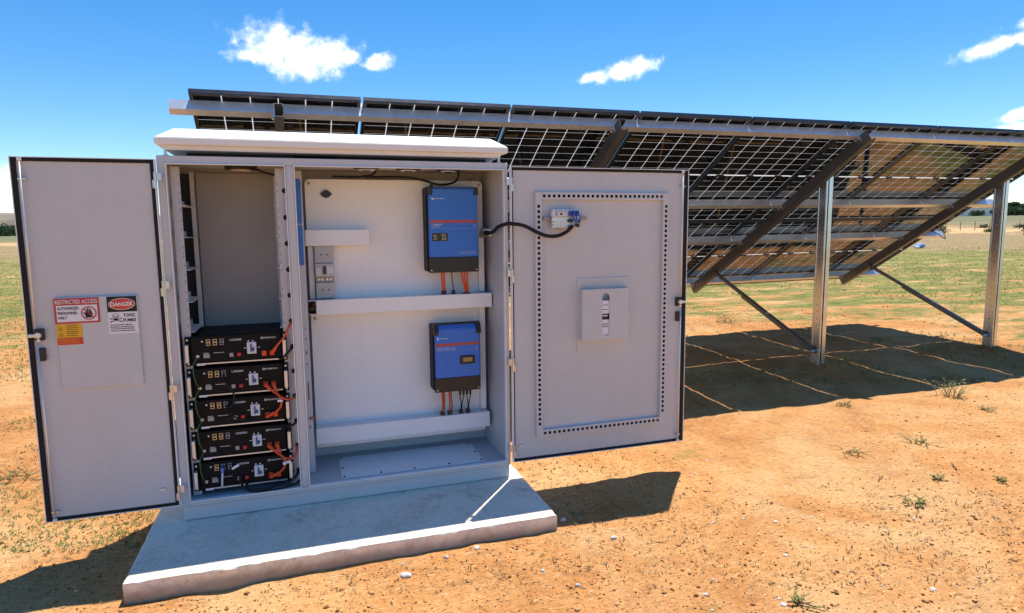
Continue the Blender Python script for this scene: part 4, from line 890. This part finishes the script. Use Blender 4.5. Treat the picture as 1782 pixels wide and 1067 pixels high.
bm = BM(); bar(bm, (0.238, 0.022, bz(0)+0.117), (0.272, 0.022, bz(0)+0.135), 0.004, 0.012, (0, 0, 1)); part('flag', bm, 'sign_white', tg); boxpart('strap', 'black_rubber', tg, 0.228, 0.2375, 0.02, 0.05, bz(0)+0.112, bz(0)+0.118)
for q in range(4, 0, -1):
    cable('thin green earth wire linking the '+names[q]+' battery to the one below it', [(0.110, 0.044, bz(q)+0.05), (0.094, 0.015, bz(q)+0.02), (0.092, 0.012, bz(q)-0.03), (0.1, 0.018, bz(q)-0.075), (0.110, 0.042, bz(q)-0.108)], 0.0025, 'green_wire', 'green earth wires along the batteries', 'earth_wire', 6)
# ------------------------------------------------------------------ solar array
AO = Vector((-0.0341, 1.4382, 2.4126)); AYAW, ARISE, TILT = 0.01894, 0.00558, 0.5543
ux = Vector((math.cos(AYAW), math.sin(AYAW), ARISE)).normalized()
us = Vector((-math.sin(AYAW)*math.cos(TILT), math.cos(AYAW)*math.cos(TILT), -math.sin(TILT))).normalized()
un = ux.cross(us).normalized(); us = un.cross(ux)
PL = Matrix(((ux.x, us.x, un.x, AO.x), (ux.y, us.y, un.y, AO.y), (ux.z, us.z, un.z, AO.z), (0, 0, 0, 1)))   # (u along, s down slope, h up) -> world
def AP(u, s_, h): return PL @ Vector((u, s_, h))
MW, ML, GAP = 1.134, 1.722, 0.02; PIT = MW+GAP
NM = 8; UE = NM*PIT-GAP
arr = thing('solar_array', 'long tilted solar panel array on galvanised steel posts behind the cabinet', 'solar panels', (AP(UE/2, 1.7, 0).x, AP(UE/2, 1.7, 0).y, ZG))
AORG = ORG[arr.name]; PLr = Matrix.Translation(-AORG) @ PL
def apart(name, bm, mat, parent=arr, label=None):
    bm.transform(PL); return part(name, bm, mat, parent, label)
# module frame: hollow edge bars with an inner flange at the bottom
def module_meshes():
    bm = BM(); h = 0.032; w = 0.010; fl = 0.026
    box(bm, 0, w, 0, ML, -h, 0); box(bm, MW-w, MW, 0, ML, -h, 0); box(bm, w, MW-w, 0, w, -h, -0.0004); box(bm, w, MW-w, ML-w, ML, -h, -0.0004)
    box(bm, w, w+fl*0.6, w, ML-w, -h, -h+0.002); box(bm, MW-w-fl*0.6, MW-w, w, ML-w, -h, -h+0.002)
    box(bm, w+fl*0.6, MW-w-fl*0.6, w, w+fl*0.4, -h+0.0003, -h+0.002); box(bm, w+fl*0.6, MW-w-fl*0.6, ML-w-fl*0.4, ML-w, -h+0.0003, -h+0.002)
    fr = mesh_of('frame', bm, 'alu_frame')
    bm = BM(); box(bm, w, MW-w, w, ML-w, -0.010, -0.004); lam = mesh_of('laminate', bm, 'laminate_gap')
    cwid = (MW-2*w-0.014-5*0.0075)/6; half = (ML-2*w-0.014-0.022)/2; chgt = (half-8*0.0045)/9
    bm = BM(); c_ = 0.007
    prism(bm, [(c_, 0), (cwid-c_, 0), (cwid, c_*0.5), (cwid, chgt), (0, chgt), (0, c_*0.5)], -0.0118, -0.0096, 'z'); cell = mesh_of('cell', bm, 'solar_cell')
    bm = BM(); box(bm, -0.045, 0.045, -0.011, 0.011, -0.026, -0.012, bev=0.002); jb = mesh_of('junction_box', bm, 'black_plastic')
    pos = []
    for c in range(6):
        for r_ in range(18):
            x = w+0.007+c*(cwid+0.0075); y = w+0.007+(r_ % 9)*(chgt+0.0045)+(half+0.022 if r_ >= 9 else 0)
            pos.append((x, y))
    return fr, lam, cell, jb, pos, cwid, chgt
FR, LAM, CELL, JB, CPOS, CWD, CHG = module_meshes()
def local(o, mtx): o.matrix_local = mtx
mods = []; cand = []
for row in range(2):
    for q in range(NM):
        mo = bpy.data.objects.new('solar_module', LAM); link(mo, arr); local(mo, PLr @ Matrix.Translation((q*PIT, row*(ML+GAP), 0)))
        f_ = bpy.data.objects.new('frame', FR); link(f_, mo)
        for x in (MW/2-0.37, MW/2, MW/2+0.37):
            jo = bpy.data.objects.new('junction_box', JB); link(jo, mo); jo.location = (x, ML/2, 0)
        mods.append(mo)
        for (cx, cy) in CPOS:
            w0 = PL @ Vector((q*PIT+cx, row*(ML+GAP)+cy, -0.012)); w1 = PL @ Vector((q*PIT+cx+CWD, row*(ML+GAP)+cy, -0.012)); w2 = PL @ Vector((q*PIT+cx, row*(ML+GAP)+cy+CHG, -0.012))
            a, b_, c_ = project(w0), project(w1), project(w2)
            area = abs((b_[0]-a[0])*(c_[1]-a[1])-(b_[1]-a[1])*(c_[0]-a[0]))
            px, py = (b_[0]+c_[0])/2, (b_[1]+c_[1])/2
            vis = 0 < px < 1782 and not (268 < px < 886 and py > 232) and not (880 < px < 1200 and py > 285)
            cand.append((area if vis else 0, len(mods)-1, cx, cy, q, row))
cand.sort(key=lambda e: -e[0])
for area, mi, cx, cy, q, row in cand[:300]:
    c_ = bpy.data.objects.new('cell', CELL); link(c_, mods[mi]); c_.location = (cx, cy, 0)
cv = np.array([v.co[:] for v in CELL.vertices]); 
polys = [list(p.vertices) for p in CELL.polygons]
vv, pp = [], []
for area, mi, cx, cy, q, row in cand[300:]:
    base = len(vv); o_ = np.array([q*PIT+cx, row*(ML+GAP)+cy, 0]); vv.extend((cv+o_).tolist()); pp.extend([[i+base for i in p] for p in polys])
me = bpy.data.meshes.new('cells'); me.from_pydata(vv, [], pp); me.materials.append(M['solar_cell']); me.update()
co_ = bpy.data.objects.new('cells', me); link(co_, arr); local(co_, PLr); co_['kind'] = 'stuff'
# purlins (C channels), mid clamps
PS = (0.105, 1.300, 2.085, 3.228)
def channel(bm, u0, u1, s0, s1, h0, h1, t_=0.003, open_up=True):
    """folded C: web on the up-slope side, flanges top and bottom"""
    box(bm, u0, u1, s0, s0+t_, h0, h1); box(bm, u0, u1, s0+t_, s1, h0, h0+t_); box(bm, u0, u1, s0+t_, s1, h1-t_, h1); box(bm, u0, u1, s1-t_, s1, h0+t_, h0+0.018); box(bm, u0, u1, s1-t_, s1, h1-0.018, h1-t_)
for k_, s_ in enumerate(PS):
    bm = BM(); channel(bm, -0.128, UE+0.128, s_-0.03, s_+0.03, -0.113, -0.0325); pu = apart('purlin', bm, 'galvanised')
    for q in range(1, NM):
        bm = BM(); u = q*PIT-GAP/2; box(bm, u-0.0085, u+0.0085, s_-0.034, s_-0.0305, -0.085, -0.0325); box(bm, u-0.0085, u+0.0085, s_-0.034, s_+0.02, -0.0323, 0.006); apart('module_clamp', bm, 'aluminium', pu)
# rafters, posts, braces
RU = [0.565+2.67*k_ for k_ in range(4)]
for k_, u in enumerate(RU):
    bm = BM(); box(bm, u-0.03, u+0.03, -0.02, 3.27, -0.2265, -0.2235); box(bm, u-0.03, u+0.03, -0.02, 3.27, -0.1165, -0.1135); box(bm, u-0.03, u-0.027, -0.02, 3.27, -0.2235, -0.1165)
    box(bm, u+0.027, u+0.03, -0.02, 3.27, -0.2235, -0.205); box(bm, u+0.027, u+0.03, -0.02, 3.27, -0.135, -0.1165)
    ra = apart('rafter', bm, 'galvanised_dark')
    for s_ in PS:
        bm = BM()
        for dd in (-0.018, 0.018): disc(bm, (u-0.03, s_+dd, -0.13), 0.010, -0.008, 'x', 6); disc(bm, (u-0.036, s_+dd, -0.13), 0.0055, -0.012, 'x', 8)
        box(bm, u-0.04, u-0.0305, s_-0.036, s_-0.031, -0.17, -0.06); apart('bolt', bm, 'galvanised', ra)
    # post beside the rafter
    mid = AP(u, 0.70, -0.20); px_, py_ = mid.x+0.118, mid.y; zt = AP(u, 0.70, -0.135).z
    bm = BM(); wx, wy, t_ = 0.075, 0.115, 0.004; x0, y0 = px_-0.085, py_-wy/2; zb = ZG-0.25
    # two cold-formed channels back to back: perforated web, narrow groove, smooth outer flange
    box(bm, x0, x0+t_, y0+0.006, y0+wy, zb, zt); box(bm, x0, x0+0.014, y0, y0+0.006, zb, zt); box(bm, x0-0.006, x0, y0+wy-0.012, y0+wy, zb, zt); box(bm, x0-0.005, x0, y0+0.006, y0+0.016, zb, zt)
    box(bm, x0+t_, x0+wx, y0+wy-t_, y0+wy, zb, zt-0.002); box(bm, x0+0.014, x0+0.018, y0+0.006, y0+0.04, zb, zt-0.001)
    box(bm, x0+0.027, x0+wx, y0-0.003, y0+0.002, zb, zt-0.003); box(bm, x0+0.027, x0+0.031, y0+0.002, y0+0.04, zb, zt-0.004); box(bm, x0+wx-t_, x0+wx, y0+0.002, y0+wy-t_, zb, zt-0.005)
    po = part('post', bm, 'galvanised_bright', arr)
    bm = BM()
    for z in list(np.arange(0.08, 0.75, 0.075))+list(np.arange(1.0, zt-0.4, 0.05)): disc(bm, (x0-0.0002, y0+0.0575, float(z)), 0.0055, -0.0006, 'x', 8)
    part('bolt_hole', bm, 'ink_black', po)
    lo = Vector((x0-0.02, y0+0.06, 0.10)); hi = AP(u-0.04, 2.72, -0.19); mid_ = lo.lerp(hi, 0.52); mid2 = lo.lerp(hi, 0.66)
    bm = BM(); bar(bm, lo, mid2, 0.05, 0.045); br_ = part('brace', bm, 'galvanised_dark', arr)
    bm = BM(); bar(bm, mid_+Vector((0, 0, 0.012)), hi+Vector((0, 0, 0.012)), 0.036, 0.034); part('brace_slide', bm, 'galvanised_dark', br_)
    bm = BM(); disc(bm, tuple(lo+Vector((-0.028, 0, 0))), 0.014, 0.04, 'x', 6); part('bolt', bm, 'galvanised', br_)
# module leads strung under the rows
for row in range(2):
    for q in range(NM-1):
        u0 = q*PIT+MW/2+0.37; u1 = (q+1)*PIT+MW/2-0.37; sc = row*(ML+GAP)+ML/2; dr_ = rnd.uniform(0.02, 0.05)
        bm = BM(); tube(bm, [(u0, sc, -0.022), (u0+0.06, sc+0.03, -0.04-dr_*.5), ((u0+u1)/2, sc+0.05+dr_, -0.045-dr_), (u1-0.06, sc+0.03, -0.04-dr_*.5), (u1, sc, -0.022)], 0.0032, 5, 4); apart('module_lead', bm, 'black_rubber')
cable('black string cable drooping under the lower edge at the right end of the array', [AP(UE-0.3, 1.95, -0.05), AP(UE-0.05, 2.0, -0.12), AP(UE+0.12, 2.06, -0.16), AP(UE+0.16, 2.07, -0.10), AP(UE+0.1, 2.08, -0.05)], 0.006, 'black_rubber')

# ------------------------------------------------------------------ vegetation and stones
def blades(pts, hgt, nb, spread, mat, name, rs):
    """pts: (n,2); each tuft nb bent blades of two triangles-strips -> one mesh"""
    n_ = len(pts)*nb; P = np.repeat(pts, nb, 0); H = np.repeat(hgt, nb)*rs.uniform(0.5, 1.15, n_)
    az = rs.uniform(0, 2*np.pi, n_); lean = rs.uniform(0.15, 1.0, n_)*spread; wd = H*rs.uniform(0.07, 0.2, n_)+0.0015
    b_ = P+rs.normal(0, 0.25, (n_, 2))*np.repeat(hgt, nb)[:, None]; z0 = ground_z(b_[:, 0], b_[:, 1])-0.004
    dx, dy = np.cos(az), np.sin(az); sx, sy = -dy, dx
    V = np.zeros((n_, 5, 3), np.float32)
    def put(k_, along, up_, side):
        V[:, k_, 0] = b_[:, 0]+dx*along+sx*side; V[:, k_, 1] = b_[:, 1]+dy*along+sy*side; V[:, k_, 2] = z0+up_
    put(0, 0*H, 0*H, -wd/2); put(1, 0*H, 0*H, wd/2); put(2, H*lean*.45, H*.62, wd/2); put(3, H*lean*.45, H*.62, -wd/2); put(4, H*lean, H*(1.05-0.35*lean), 0*H)
    base = (np.arange(n_)*5)[:, None]
    tri = np.concatenate([base+np.array([[0, 1, 2]]), base+np.array([[0, 2, 3]]), base+np.array([[3, 2, 4]])], 0)
    return np_mesh(name, V.reshape(-1, 3), tri, mat)
rs = np.random.RandomState(5)
dF = np.array([fw.x, fw.y]); dF = dF/np.hypot(*dF); dR = np.array([dF[1], -dF[0]])
def scatter(n_, d0, d1, seed, thresh, side=(-0.86, 0.86)):
    r = np.random.RandomState(seed); dep = np.exp(r.uniform(np.log(d0), np.log(d1), n_)); lat = r.uniform(side[0], side[1], n_)*dep
    p = np.array([CAM.x, CAM.y])+dep[:, None]*dF+lat[:, None]*dR
    m_ = vnoise(p[:, 0], p[:, 1], 0.55, seed)*0.6+vnoise(p[:, 0], p[:, 1], 1.9, seed+1)*0.4
    k_ = m_ > thresh(dep, lat, p) if callable(thresh) else m_ > thresh
    p, dep = p[k_], dep[k_]
    ok = ~((p[:, 0] > -0.2) & (p[:, 0] < 1.86) & (p[:, 1] > -0.62) & (p[:, 1] < 0.7)); return p[ok], dep[ok]
def weed_th(dep, lat, p):
    th = np.where(dep < 13, 0.66, np.where(dep < 16, 0.55, np.where(dep < 44, 0.40, 0.62)))
    left = lat/dep < -0.3
    th = np.where(left & (dep > 5.0) & (dep < 20), 0.40, th); th = np.where(left & (dep <= 5.0), 0.5, th)
    shadow = (p[:, 0] > 2.5) & (p[:, 0] < 9) & (p[:, 1] > 0.6) & (p[:, 1] < 4.4)
    th = np.where(shadow, 0.68, th)
    bare = (lat/dep > -0.2) & (dep < 6.2); return np.where(bare, 0.93, th)
p, dep = scatter(105000, 3.0, 85, 31, weed_th)
h_ = np.clip(0.012+0.0016*dep, 0.016, 0.055)*rs.uniform(0.5, 1.5, len(p))
o = bpy.data.objects.new('weed_cover', blades(p, h_, 4, 1.5, 'weed_green', 'weed_cover', rs)); link(o); tag(o, 'low green and straw weeds growing in patches over the sandy field', 'weeds', kind='stuff')
p, dep = scatter(26000, 2.6, 60, 57, lambda dep, lat, p: np.where(dep < 7, 0.60, 0.50))
h_ = np.clip(0.01+0.0022*dep, 0.012, 0.06)*rs.uniform(0.5, 1.4, len(p))
o = bpy.data.objects.new('dry_grass', blades(p, h_, 3, 1.35, 'dry_grass', 'dry_grass', rs)); link(o); tag(o, 'short dry straw lying over the sandy ground', 'dry grass', kind='stuff')
# clods and grit
r = np.random.RandomState(77); n_ = 42000
dep = np.exp(r.uniform(np.log(2.2), np.log(14), n_)); lat = r.uniform(-0.85, 0.85, n_)*dep; p = np.array([CAM.x, CAM.y])+dep[:, None]*dF+lat[:, None]*dR
ok = ~((p[:, 0] > -0.17) & (p[:, 0] < 1.84) & (p[:, 1] > -0.59) & (p[:, 1] < 0.7)) & (vnoise(p[:, 0], p[:, 1], 1.2, 9) > 0.36); p = p[ok]; n_ = len(p)
sz = np.minimum(0.0018*np.exp(np.abs(r.normal(0, 0.66, n_))), 0.012); z0 = ground_z(p[:, 0], p[:, 1])
oc = np.array([[1, 0, 0], [0, 1, 0], [-1, 0, 0], [0, -1, 0], [0, 0, 0.8], [0, 0, -0.6]]); jit = r.uniform(0.65, 1.3, (n_, 6, 1)); ang = r.uniform(0, 6.28, n_)
V = oc[None]*jit*sz[:, None, None]; ca, sa = np.cos(ang)[:, None], np.sin(ang)[:, None]
V2 = np.stack([V[..., 0]*ca-V[..., 1]*sa+p[:, :1], V[..., 0]*sa+V[..., 1]*ca+p[:, 1:], V[..., 2]+z0[:, None]+sz[:, None]*0.25], -1)
tri = np.array([[0, 1, 4], [1, 2, 4], [2, 3, 4], [3, 0, 4], [1, 0, 5], [2, 1, 5], [3, 2, 5], [0, 3, 5]])
T_ = (np.arange(n_)*6)[:, None, None]+tri[None]
o = bpy.data.objects.new('grit', np_mesh('grit', V2.reshape(-1, 3), T_.reshape(-1, 3), 'clod')); link(o); tag(o, 'small clods and grit strewn over the sand', 'grit', kind='stuff')

def stone_mesh(seed, size, flat=0.6):
    bm = BM(); bmesh.ops.create_icosphere(bm, subdivisions=2, radius=size); rr = random.Random(seed); o_ = Vector((rr.uniform(0, 9), rr.uniform(0, 9), 0))
    sx_, sy_ = rr.uniform(0.8, 1.35), rr.uniform(0.7, 1.0)
    for v in bm.verts:
        d = v.co.normalized(); k_ = 0.62+0.7*float(vnoise(d.x*1.7+o_.x+d.z*1.1, d.y*1.7+o_.y-d.z, 1.0, seed)); v.co = Vector((v.co.x*sx_, v.co.y*sy_, v.co.z*flat))*k_
    return bm
def stone(px, py, size, label, seed, flat=0.6, group=None):
    g = gpt(px, py); z = gz(g.x, g.y); bm = stone_mesh(seed, size, flat); bmesh.ops.translate(bm, verts=bm.verts, vec=(g.x, g.y, z+size*flat*0.35))
    solo('stone', bm, 'stone_pale', label, 'stone', (g.x, g.y, z), group)
stone(708, 1004, 0.022, 'largest pale stone lying in front of the slab', 1)
stone(778, 973, 0.012, 'white pebble close under the slab front, right of the largest stone', 2, 0.8)
stone(830, 958, 0.014, 'flat pale stone lying against the slab foot', 3, 0.4)
stone(945, 996, 0.011, 'white pebble in front of the slab, near its right end', 4, 0.8)
stone(1068, 936, 0.014, 'white pebble just right of the slab corner', 5, 0.7)
stone(1006, 1023, 0.011, 'pale pebble low in front of the slab right end', 6, 0.8)
stone(1243, 909, 0.010, 'small white pebble right of the door shadow', 7, 0.8)
stone(1624, 1029, 0.013, 'white pebble alone at the lower right of the sand', 8, 0.6)
stone(1364, 1051, 0.015, 'white stone at the bottom edge of the sand', 9, 0.6)
stone(1228, 1034, 0.011, 'pale oval pebble near the bottom edge of the sand', 10, 0.7)
stone(980, 906, 0.015, 'grey stone tucked in the door shadow against the slab corner', 11, 0.8)
rr = random.Random(3)
for k_, (px, py) in enumerate(((1330, 835), (1341, 833), (1366, 844), (1282, 842), (1281, 870), (1350, 908), (1367, 967), (1413, 898), (1241, 1007), (1404, 950), (1294, 902), (1210, 825), (935, 816), (1230, 800), (1590, 905), (700, 985), (1355, 1040), (1240, 1064))):
    stone(px, py, rr.uniform(0.005, 0.0095), 'small pale stone scattered on the bare sand', 30+k_, rr.uniform(0.5, 0.8), 'small pale stones on the sand')
for k_, (px, py, L, a, lab) in enumerate(((1533, 835, 0.10, 0.5, 'short dark twig on the sand right of the weeds'), (1402, 1056, 0.14, -0.7, 'forked twig at the bottom edge of the sand'), (1660, 812, 0.12, 0.9, 'twig lying farthest right on the sand'))):
    g = gpt(px, py); z = gz(g.x, g.y); bm = BM(); dx, dy = math.cos(a)*L/2, math.sin(a)*L/2
    tube(bm, [(g.x-dx, g.y-dy, z+0.006), (g.x-dx*.2, g.y-dy*.2+.008, z+0.012), (g.x+dx*.4, g.y+dy*.4, z+0.009), (g.x+dx, g.y+dy, z+0.013)], 0.004, 6, 5, 0.002)
    tube(bm, [(g.x, g.y, z+0.010), (g.x+dx*.5-dy*.3, g.y+dy*.5+dx*.4, z+0.018)], 0.0025, 5, 4, 0.001)
    solo('twig', bm, 'twig', lab, 'twig', (g.x, g.y, z))
def weed(px, py, hgt, nst, spread, label, seed, dry=0.3):
    g = gpt(px, py); z = gz(g.x, g.y); rr = random.Random(seed)
    o = thing('weed', label, 'weed', (g.x, g.y, z), 'single weeds on the bare sand'); st, lf = BM(), BM()
    for k_ in range(nst):
        a = rr.uniform(0, 6.28); h = hgt*rr.uniform(.5, 1.1); ln = spread*rr.uniform(.3, 1); bx_, by_ = g.x+rr.gauss(0, spread*.35), g.y+rr.gauss(0, spread*.35)
        pts = [(bx_, by_, z-0.004), (bx_+math.cos(a)*ln*.3, by_+math.sin(a)*ln*.3, z+h*.45), (bx_+math.cos(a)*ln*.8, by_+math.sin(a)*ln*.8, z+h*.85), (bx_+math.cos(a)*ln*1.2, by_+math.sin(a)*ln*1.2, z+h)]
        tube(st, pts, 0.0022, 4, 4, 0.0008)
        for p_ in spline(pts, 4)[2:]:
            for e in range(2):
                b2 = rr.uniform(0, 6.28); L = rr.uniform(.008, .02)*(0.6+hgt*3); w = L*.28; d = Vector((math.cos(b2), math.sin(b2), rr.uniform(-.1, .7))).normalized(); s_ = d.cross(Vector((0, 0, 1))).normalized()*w
                v0, v1, v2, v3 = [lf.verts.new(v) for v in (p_, p_+d*L*.5+s_, p_+d*L, p_+d*L*.5-s_)]; lf.faces.new((v0, v1, v2)); lf.faces.new((v0, v2, v3))
    part('stem', st, 'dry_grass', o); part('leaves', lf, 'weed_green', o)
weed(1655, 690, 0.15, 22, 0.13, 'tallest spindly weed, at the right edge of the array shadow', 1)
weed(1472, 706, 0.030, 12, 0.070, 'low weed patch on the front edge of the array shadow', 2)
weed(1605, 772, 0.036, 16, 0.084, 'low sprawling weed on bare sand right of the array shadow edge', 3)
weed(1712, 716, 0.030, 12, 0.070, 'low weed on the sand at the far right', 4)
weed(1480, 790, 0.027, 12, 0.084, 'low weed in the middle of the bare sand', 5)
weed(1632, 834, 0.030, 10, 0.042, 'small green weed on the sand between the low sprawling weed and the sparse one', 6)
weed(1740, 838, 0.030, 10, 0.042, 'small weed at the right frame edge of the sand', 7)
weed(1600, 880, 0.036, 12, 0.056, 'sparse weed in the lower right of the sand', 8)
weed(1388, 1052, 0.035, 8, 0.05, 'tiny green weed at the bottom edge of the sand', 9)
weed(1263, 562, 0.16, 24, 0.22, 'green weed tuft on sunlit sand behind the right door', 10)
weed(30, 835, 0.05, 26, 0.16, 'broad low green weed patch left of the left door', 11)
weed(1280, 497, 0.2, 26, 0.3, 'green tuft on the sand just under the low edge of the array', 12)
weed(1452, 590, 0.10, 16, 0.2, 'small green tuft in the shade behind the middle post', 13)

# ------------------------------------------------------------------ distance: fence, house, trees
def tree(px, py, dist_, hgt, crown_r, label, seed, flat=False, lift=0.45, nleaf=2600):
    d = direction(px, 396); d = Vector((d.x, d.y, 0)).normalized(); b_ = CAM+d*dist_; x, y = b_.x, b_.y; z = gz(x, y)-0.3; rr = random.Random(seed); r = np.random.RandomState(seed)
    o = thing('tree', label, 'tree', (x, y, z), 'trees on the horizon'); bm = BM()
    top = z+hgt*0.62; tube(bm, [(x, y, z), (x+0.02*hgt, y, z+hgt*.2), (x-0.02*hgt, y, z+hgt*.42), (x, y, top)], hgt*0.03, 7, 5, hgt*0.014)
    cl = []
    for k_ in range(13 if not flat else 16):
        a = rr.uniform(0, 6.28); rad = crown_r*rr.uniform(.2, .95); h = z+hgt*(rr.uniform(lift, .95) if not flat else rr.uniform(.72, .97)); c_ = Vector((x+math.cos(a)*rad, y+math.sin(a)*rad, h)); cl.append(c_)
        tube(bm, [(x, y, z+hgt*rr.uniform(.25, .5)), ((x+c_.x)/2, (y+c_.y)/2, (h+z+hgt*.45)/2), tuple(c_)], hgt*.012, 5, 4, hgt*.003)
    part('trunk', bm, 'tree_bark', o)
    C_ = np.array([c_[:] for c_ in cl]); idx = r.randint(0, len(cl), nleaf); s_ = crown_r*(0.30 if not flat else 0.26)
    P = C_[idx]+r.normal(0, 1, (nleaf, 3))*np.array([s_, s_, s_*(0.6 if not flat else 0.28)]); L = crown_r*0.075
    A, B_ = r.normal(0, L, (nleaf, 3)), r.normal(0, L, (nleaf, 3)); V = np.stack([P-A, P+B_, P+A, P-B_], 1).reshape(-1, 3)
    Q = (np.arange(nleaf)*4)[:, None]+np.arange(4)[None]
    V = V-np.array(ORG[o.name][:]); c_ = bpy.data.objects.new('crown', np_mesh('crown', V, Q, 'tree_leaf')); link(c_, o)
tree(1757, 0, 290, 5.0, 2.2, 'flat-topped dark tree on the horizon right of the rightmost post', 1, True)
tree(1784, 0, 290, 4.6, 2.2, 'dark tree cut by the right frame edge', 2, True)
tree(1768, 0, 280, 2.0, 4.0, 'low dark bush under the flat-topped tree', 3, False, 0.15)
tree(1697, 0, 260, 1.7, 1.6, 'small round dark tree before the far white house', 4, False, 0.1, 1600)
for k_, nm_ in enumerate(('leftmost', 'second from the left', 'third from the left', 'fourth from the left', 'rightmost')):
    tree(-14+k_*11, 0, 420+rr.uniform(-30, 40), rr.uniform(4.6, 5.6), rr.uniform(4, 5), 'dark tree in the far row along the left horizon, '+nm_+' in view', 40+k_, False, 0.1, 700)
d = direction(1700, 396); d = Vector((d.x, d.y, 0)).normalized(); hb = CAM+d*300; rx = Vector((d.y, -d.x, 0))
def hp(a, c_, z): return hb+rx*a+d*c_+Vector((0, 0, z-CAM.z+gz(hb.x, hb.y)))
ho = thing('farm_house', 'white far farm house with a rusty red roof, seen between array and right post', 'house', tuple(hp(0, 0, 0)))
def hbox(bm, a0, a1, c0, c1, z0, z1):
    vs = [bm.verts.new(hp(a, c_, z)) for a in (a0, a1) for c_ in (c0, c1) for z in (z0, z1)]
    for q in ((0, 1, 3, 2), (4, 6, 7, 5), (0, 4, 5, 1), (2, 3, 7, 6), (0, 2, 6, 4), (1, 5, 7, 3)): bm.faces.new([vs[i] for i in q])
bm = BM(); hbox(bm, -7, 6, 0, 6, -0.3, 3.6); part('wall', bm, 'wall_white', ho)
bm = BM(); vs = [bm.verts.new(hp(*p_)) for p_ in ((-7.4, -0.5, 3.5), (6.4, -0.5, 3.5), (6.4, 3, 5.0), (-7.4, 3, 5.0), (6.4, 6.5, 3.5), (-7.4, 6.5, 3.5))]
for q in ((0, 1, 2, 3), (3, 2, 4, 5), (0, 3, 5), (1, 4, 2), (0, 5, 4, 1)): bm.faces.new([vs[i] for i in q])
part('roof', bm, 'roof_rust', ho)
for a in (-5, -1.8, 1.5, 4): bm = BM(); hbox(bm, a-0.5, a+0.5, -0.06, 0.05, 1.2, 2.4); part('window', bm, 'window_dark', ho)
bm = BM(); hbox(bm, -0.4, 0.5, -0.07, 0.04, 0, 2.2); part('door', bm, 'wood_post', ho)
# wire fence across the right field
fo = thing('wire_fence', 'thin wire fence with wooden posts across the far right field', 'fence', tuple(gpt(1690, 402)))
fa, fb = gpt(1180, 411), gpt(1990, 405); nP = 34; tops = []
for q in range(nP):
    p_ = fa.lerp(fb, q/(nP-1)); bm = BM(); tube(bm, [(p_.x, p_.y, gz(p_.x, p_.y)-0.3), (p_.x+0.02, p_.y, gz(p_.x, p_.y)+1.25)], 0.05, 6, 0); part('post', bm, 'wood_post', fo); tops.append(p_)
for z in (0.3, 0.7, 1.1):
    bm = BM(); tube(bm, [(p_.x, p_.y, gz(p_.x, p_.y)+z) for p_ in tops], 0.012, 4, 0); part('wire', bm, 'galvanised', fo)
stone_far = stone_mesh(91, 0.42, 0.6); g = gpt(1643, 409); bmesh.ops.translate(stone_far, verts=stone_far.verts, vec=(g.x, g.y, ZG+0.15))
solo('boulder', stone_far, 'stone_pale', 'pale boulder on the far field seen past the lower edge of the array', 'boulder', (g.x, g.y, ZG))
for k_ in range(16):
    px = rr.uniform(1420, 1800); dd = rr.uniform(85, 130); d = direction(px, 396); d = Vector((d.x, d.y, 0)).normalized(); b_ = CAM+d*dd
    V, Q = [], []; r = np.random.RandomState(200+k_); n_ = 160; P = r.normal(0, 1, (n_, 3))*np.array([.35, .35, .16])+np.array([0, 0, .22]); A, B_ = r.normal(0, .07, (n_, 3)), r.normal(0, .07, (n_, 3))
    V = np.stack([P-A, P+B_, P+A, P-B_], 1).reshape(-1, 3); Q = (np.arange(n_)*4)[:, None]+np.arange(4)[None]
    o = bpy.data.objects.new('bush', np_mesh('bush', V, Q, 'tree_leaf')); link(o); o.location = (b_.x, b_.y, gz(b_.x, b_.y)); tag(o, 'low dark scrub bush on the far dry field', 'bush', 'scrub bushes on the far field')
g = gpt(1600, 432); bgz = gz(g.x, g.y); bb = thing('plastic_sack', 'crumpled blue and white plastic sack lying on the far grass beyond the array', 'sack', (g.x, g.y, bgz))
bm = stone_mesh(95, 0.26, 0.7); bmesh.ops.translate(bm, verts=bm.verts, vec=(g.x, g.y, bgz+0.12)); part('body', bm, 'ink_pale_blue', bb)
bm = stone_mesh(96, 0.16, 0.6); bmesh.ops.translate(bm, verts=bm.verts, vec=(g.x-0.28, g.y-0.1, bgz+0.07)); part('neck', bm, 'sign_white', bb)
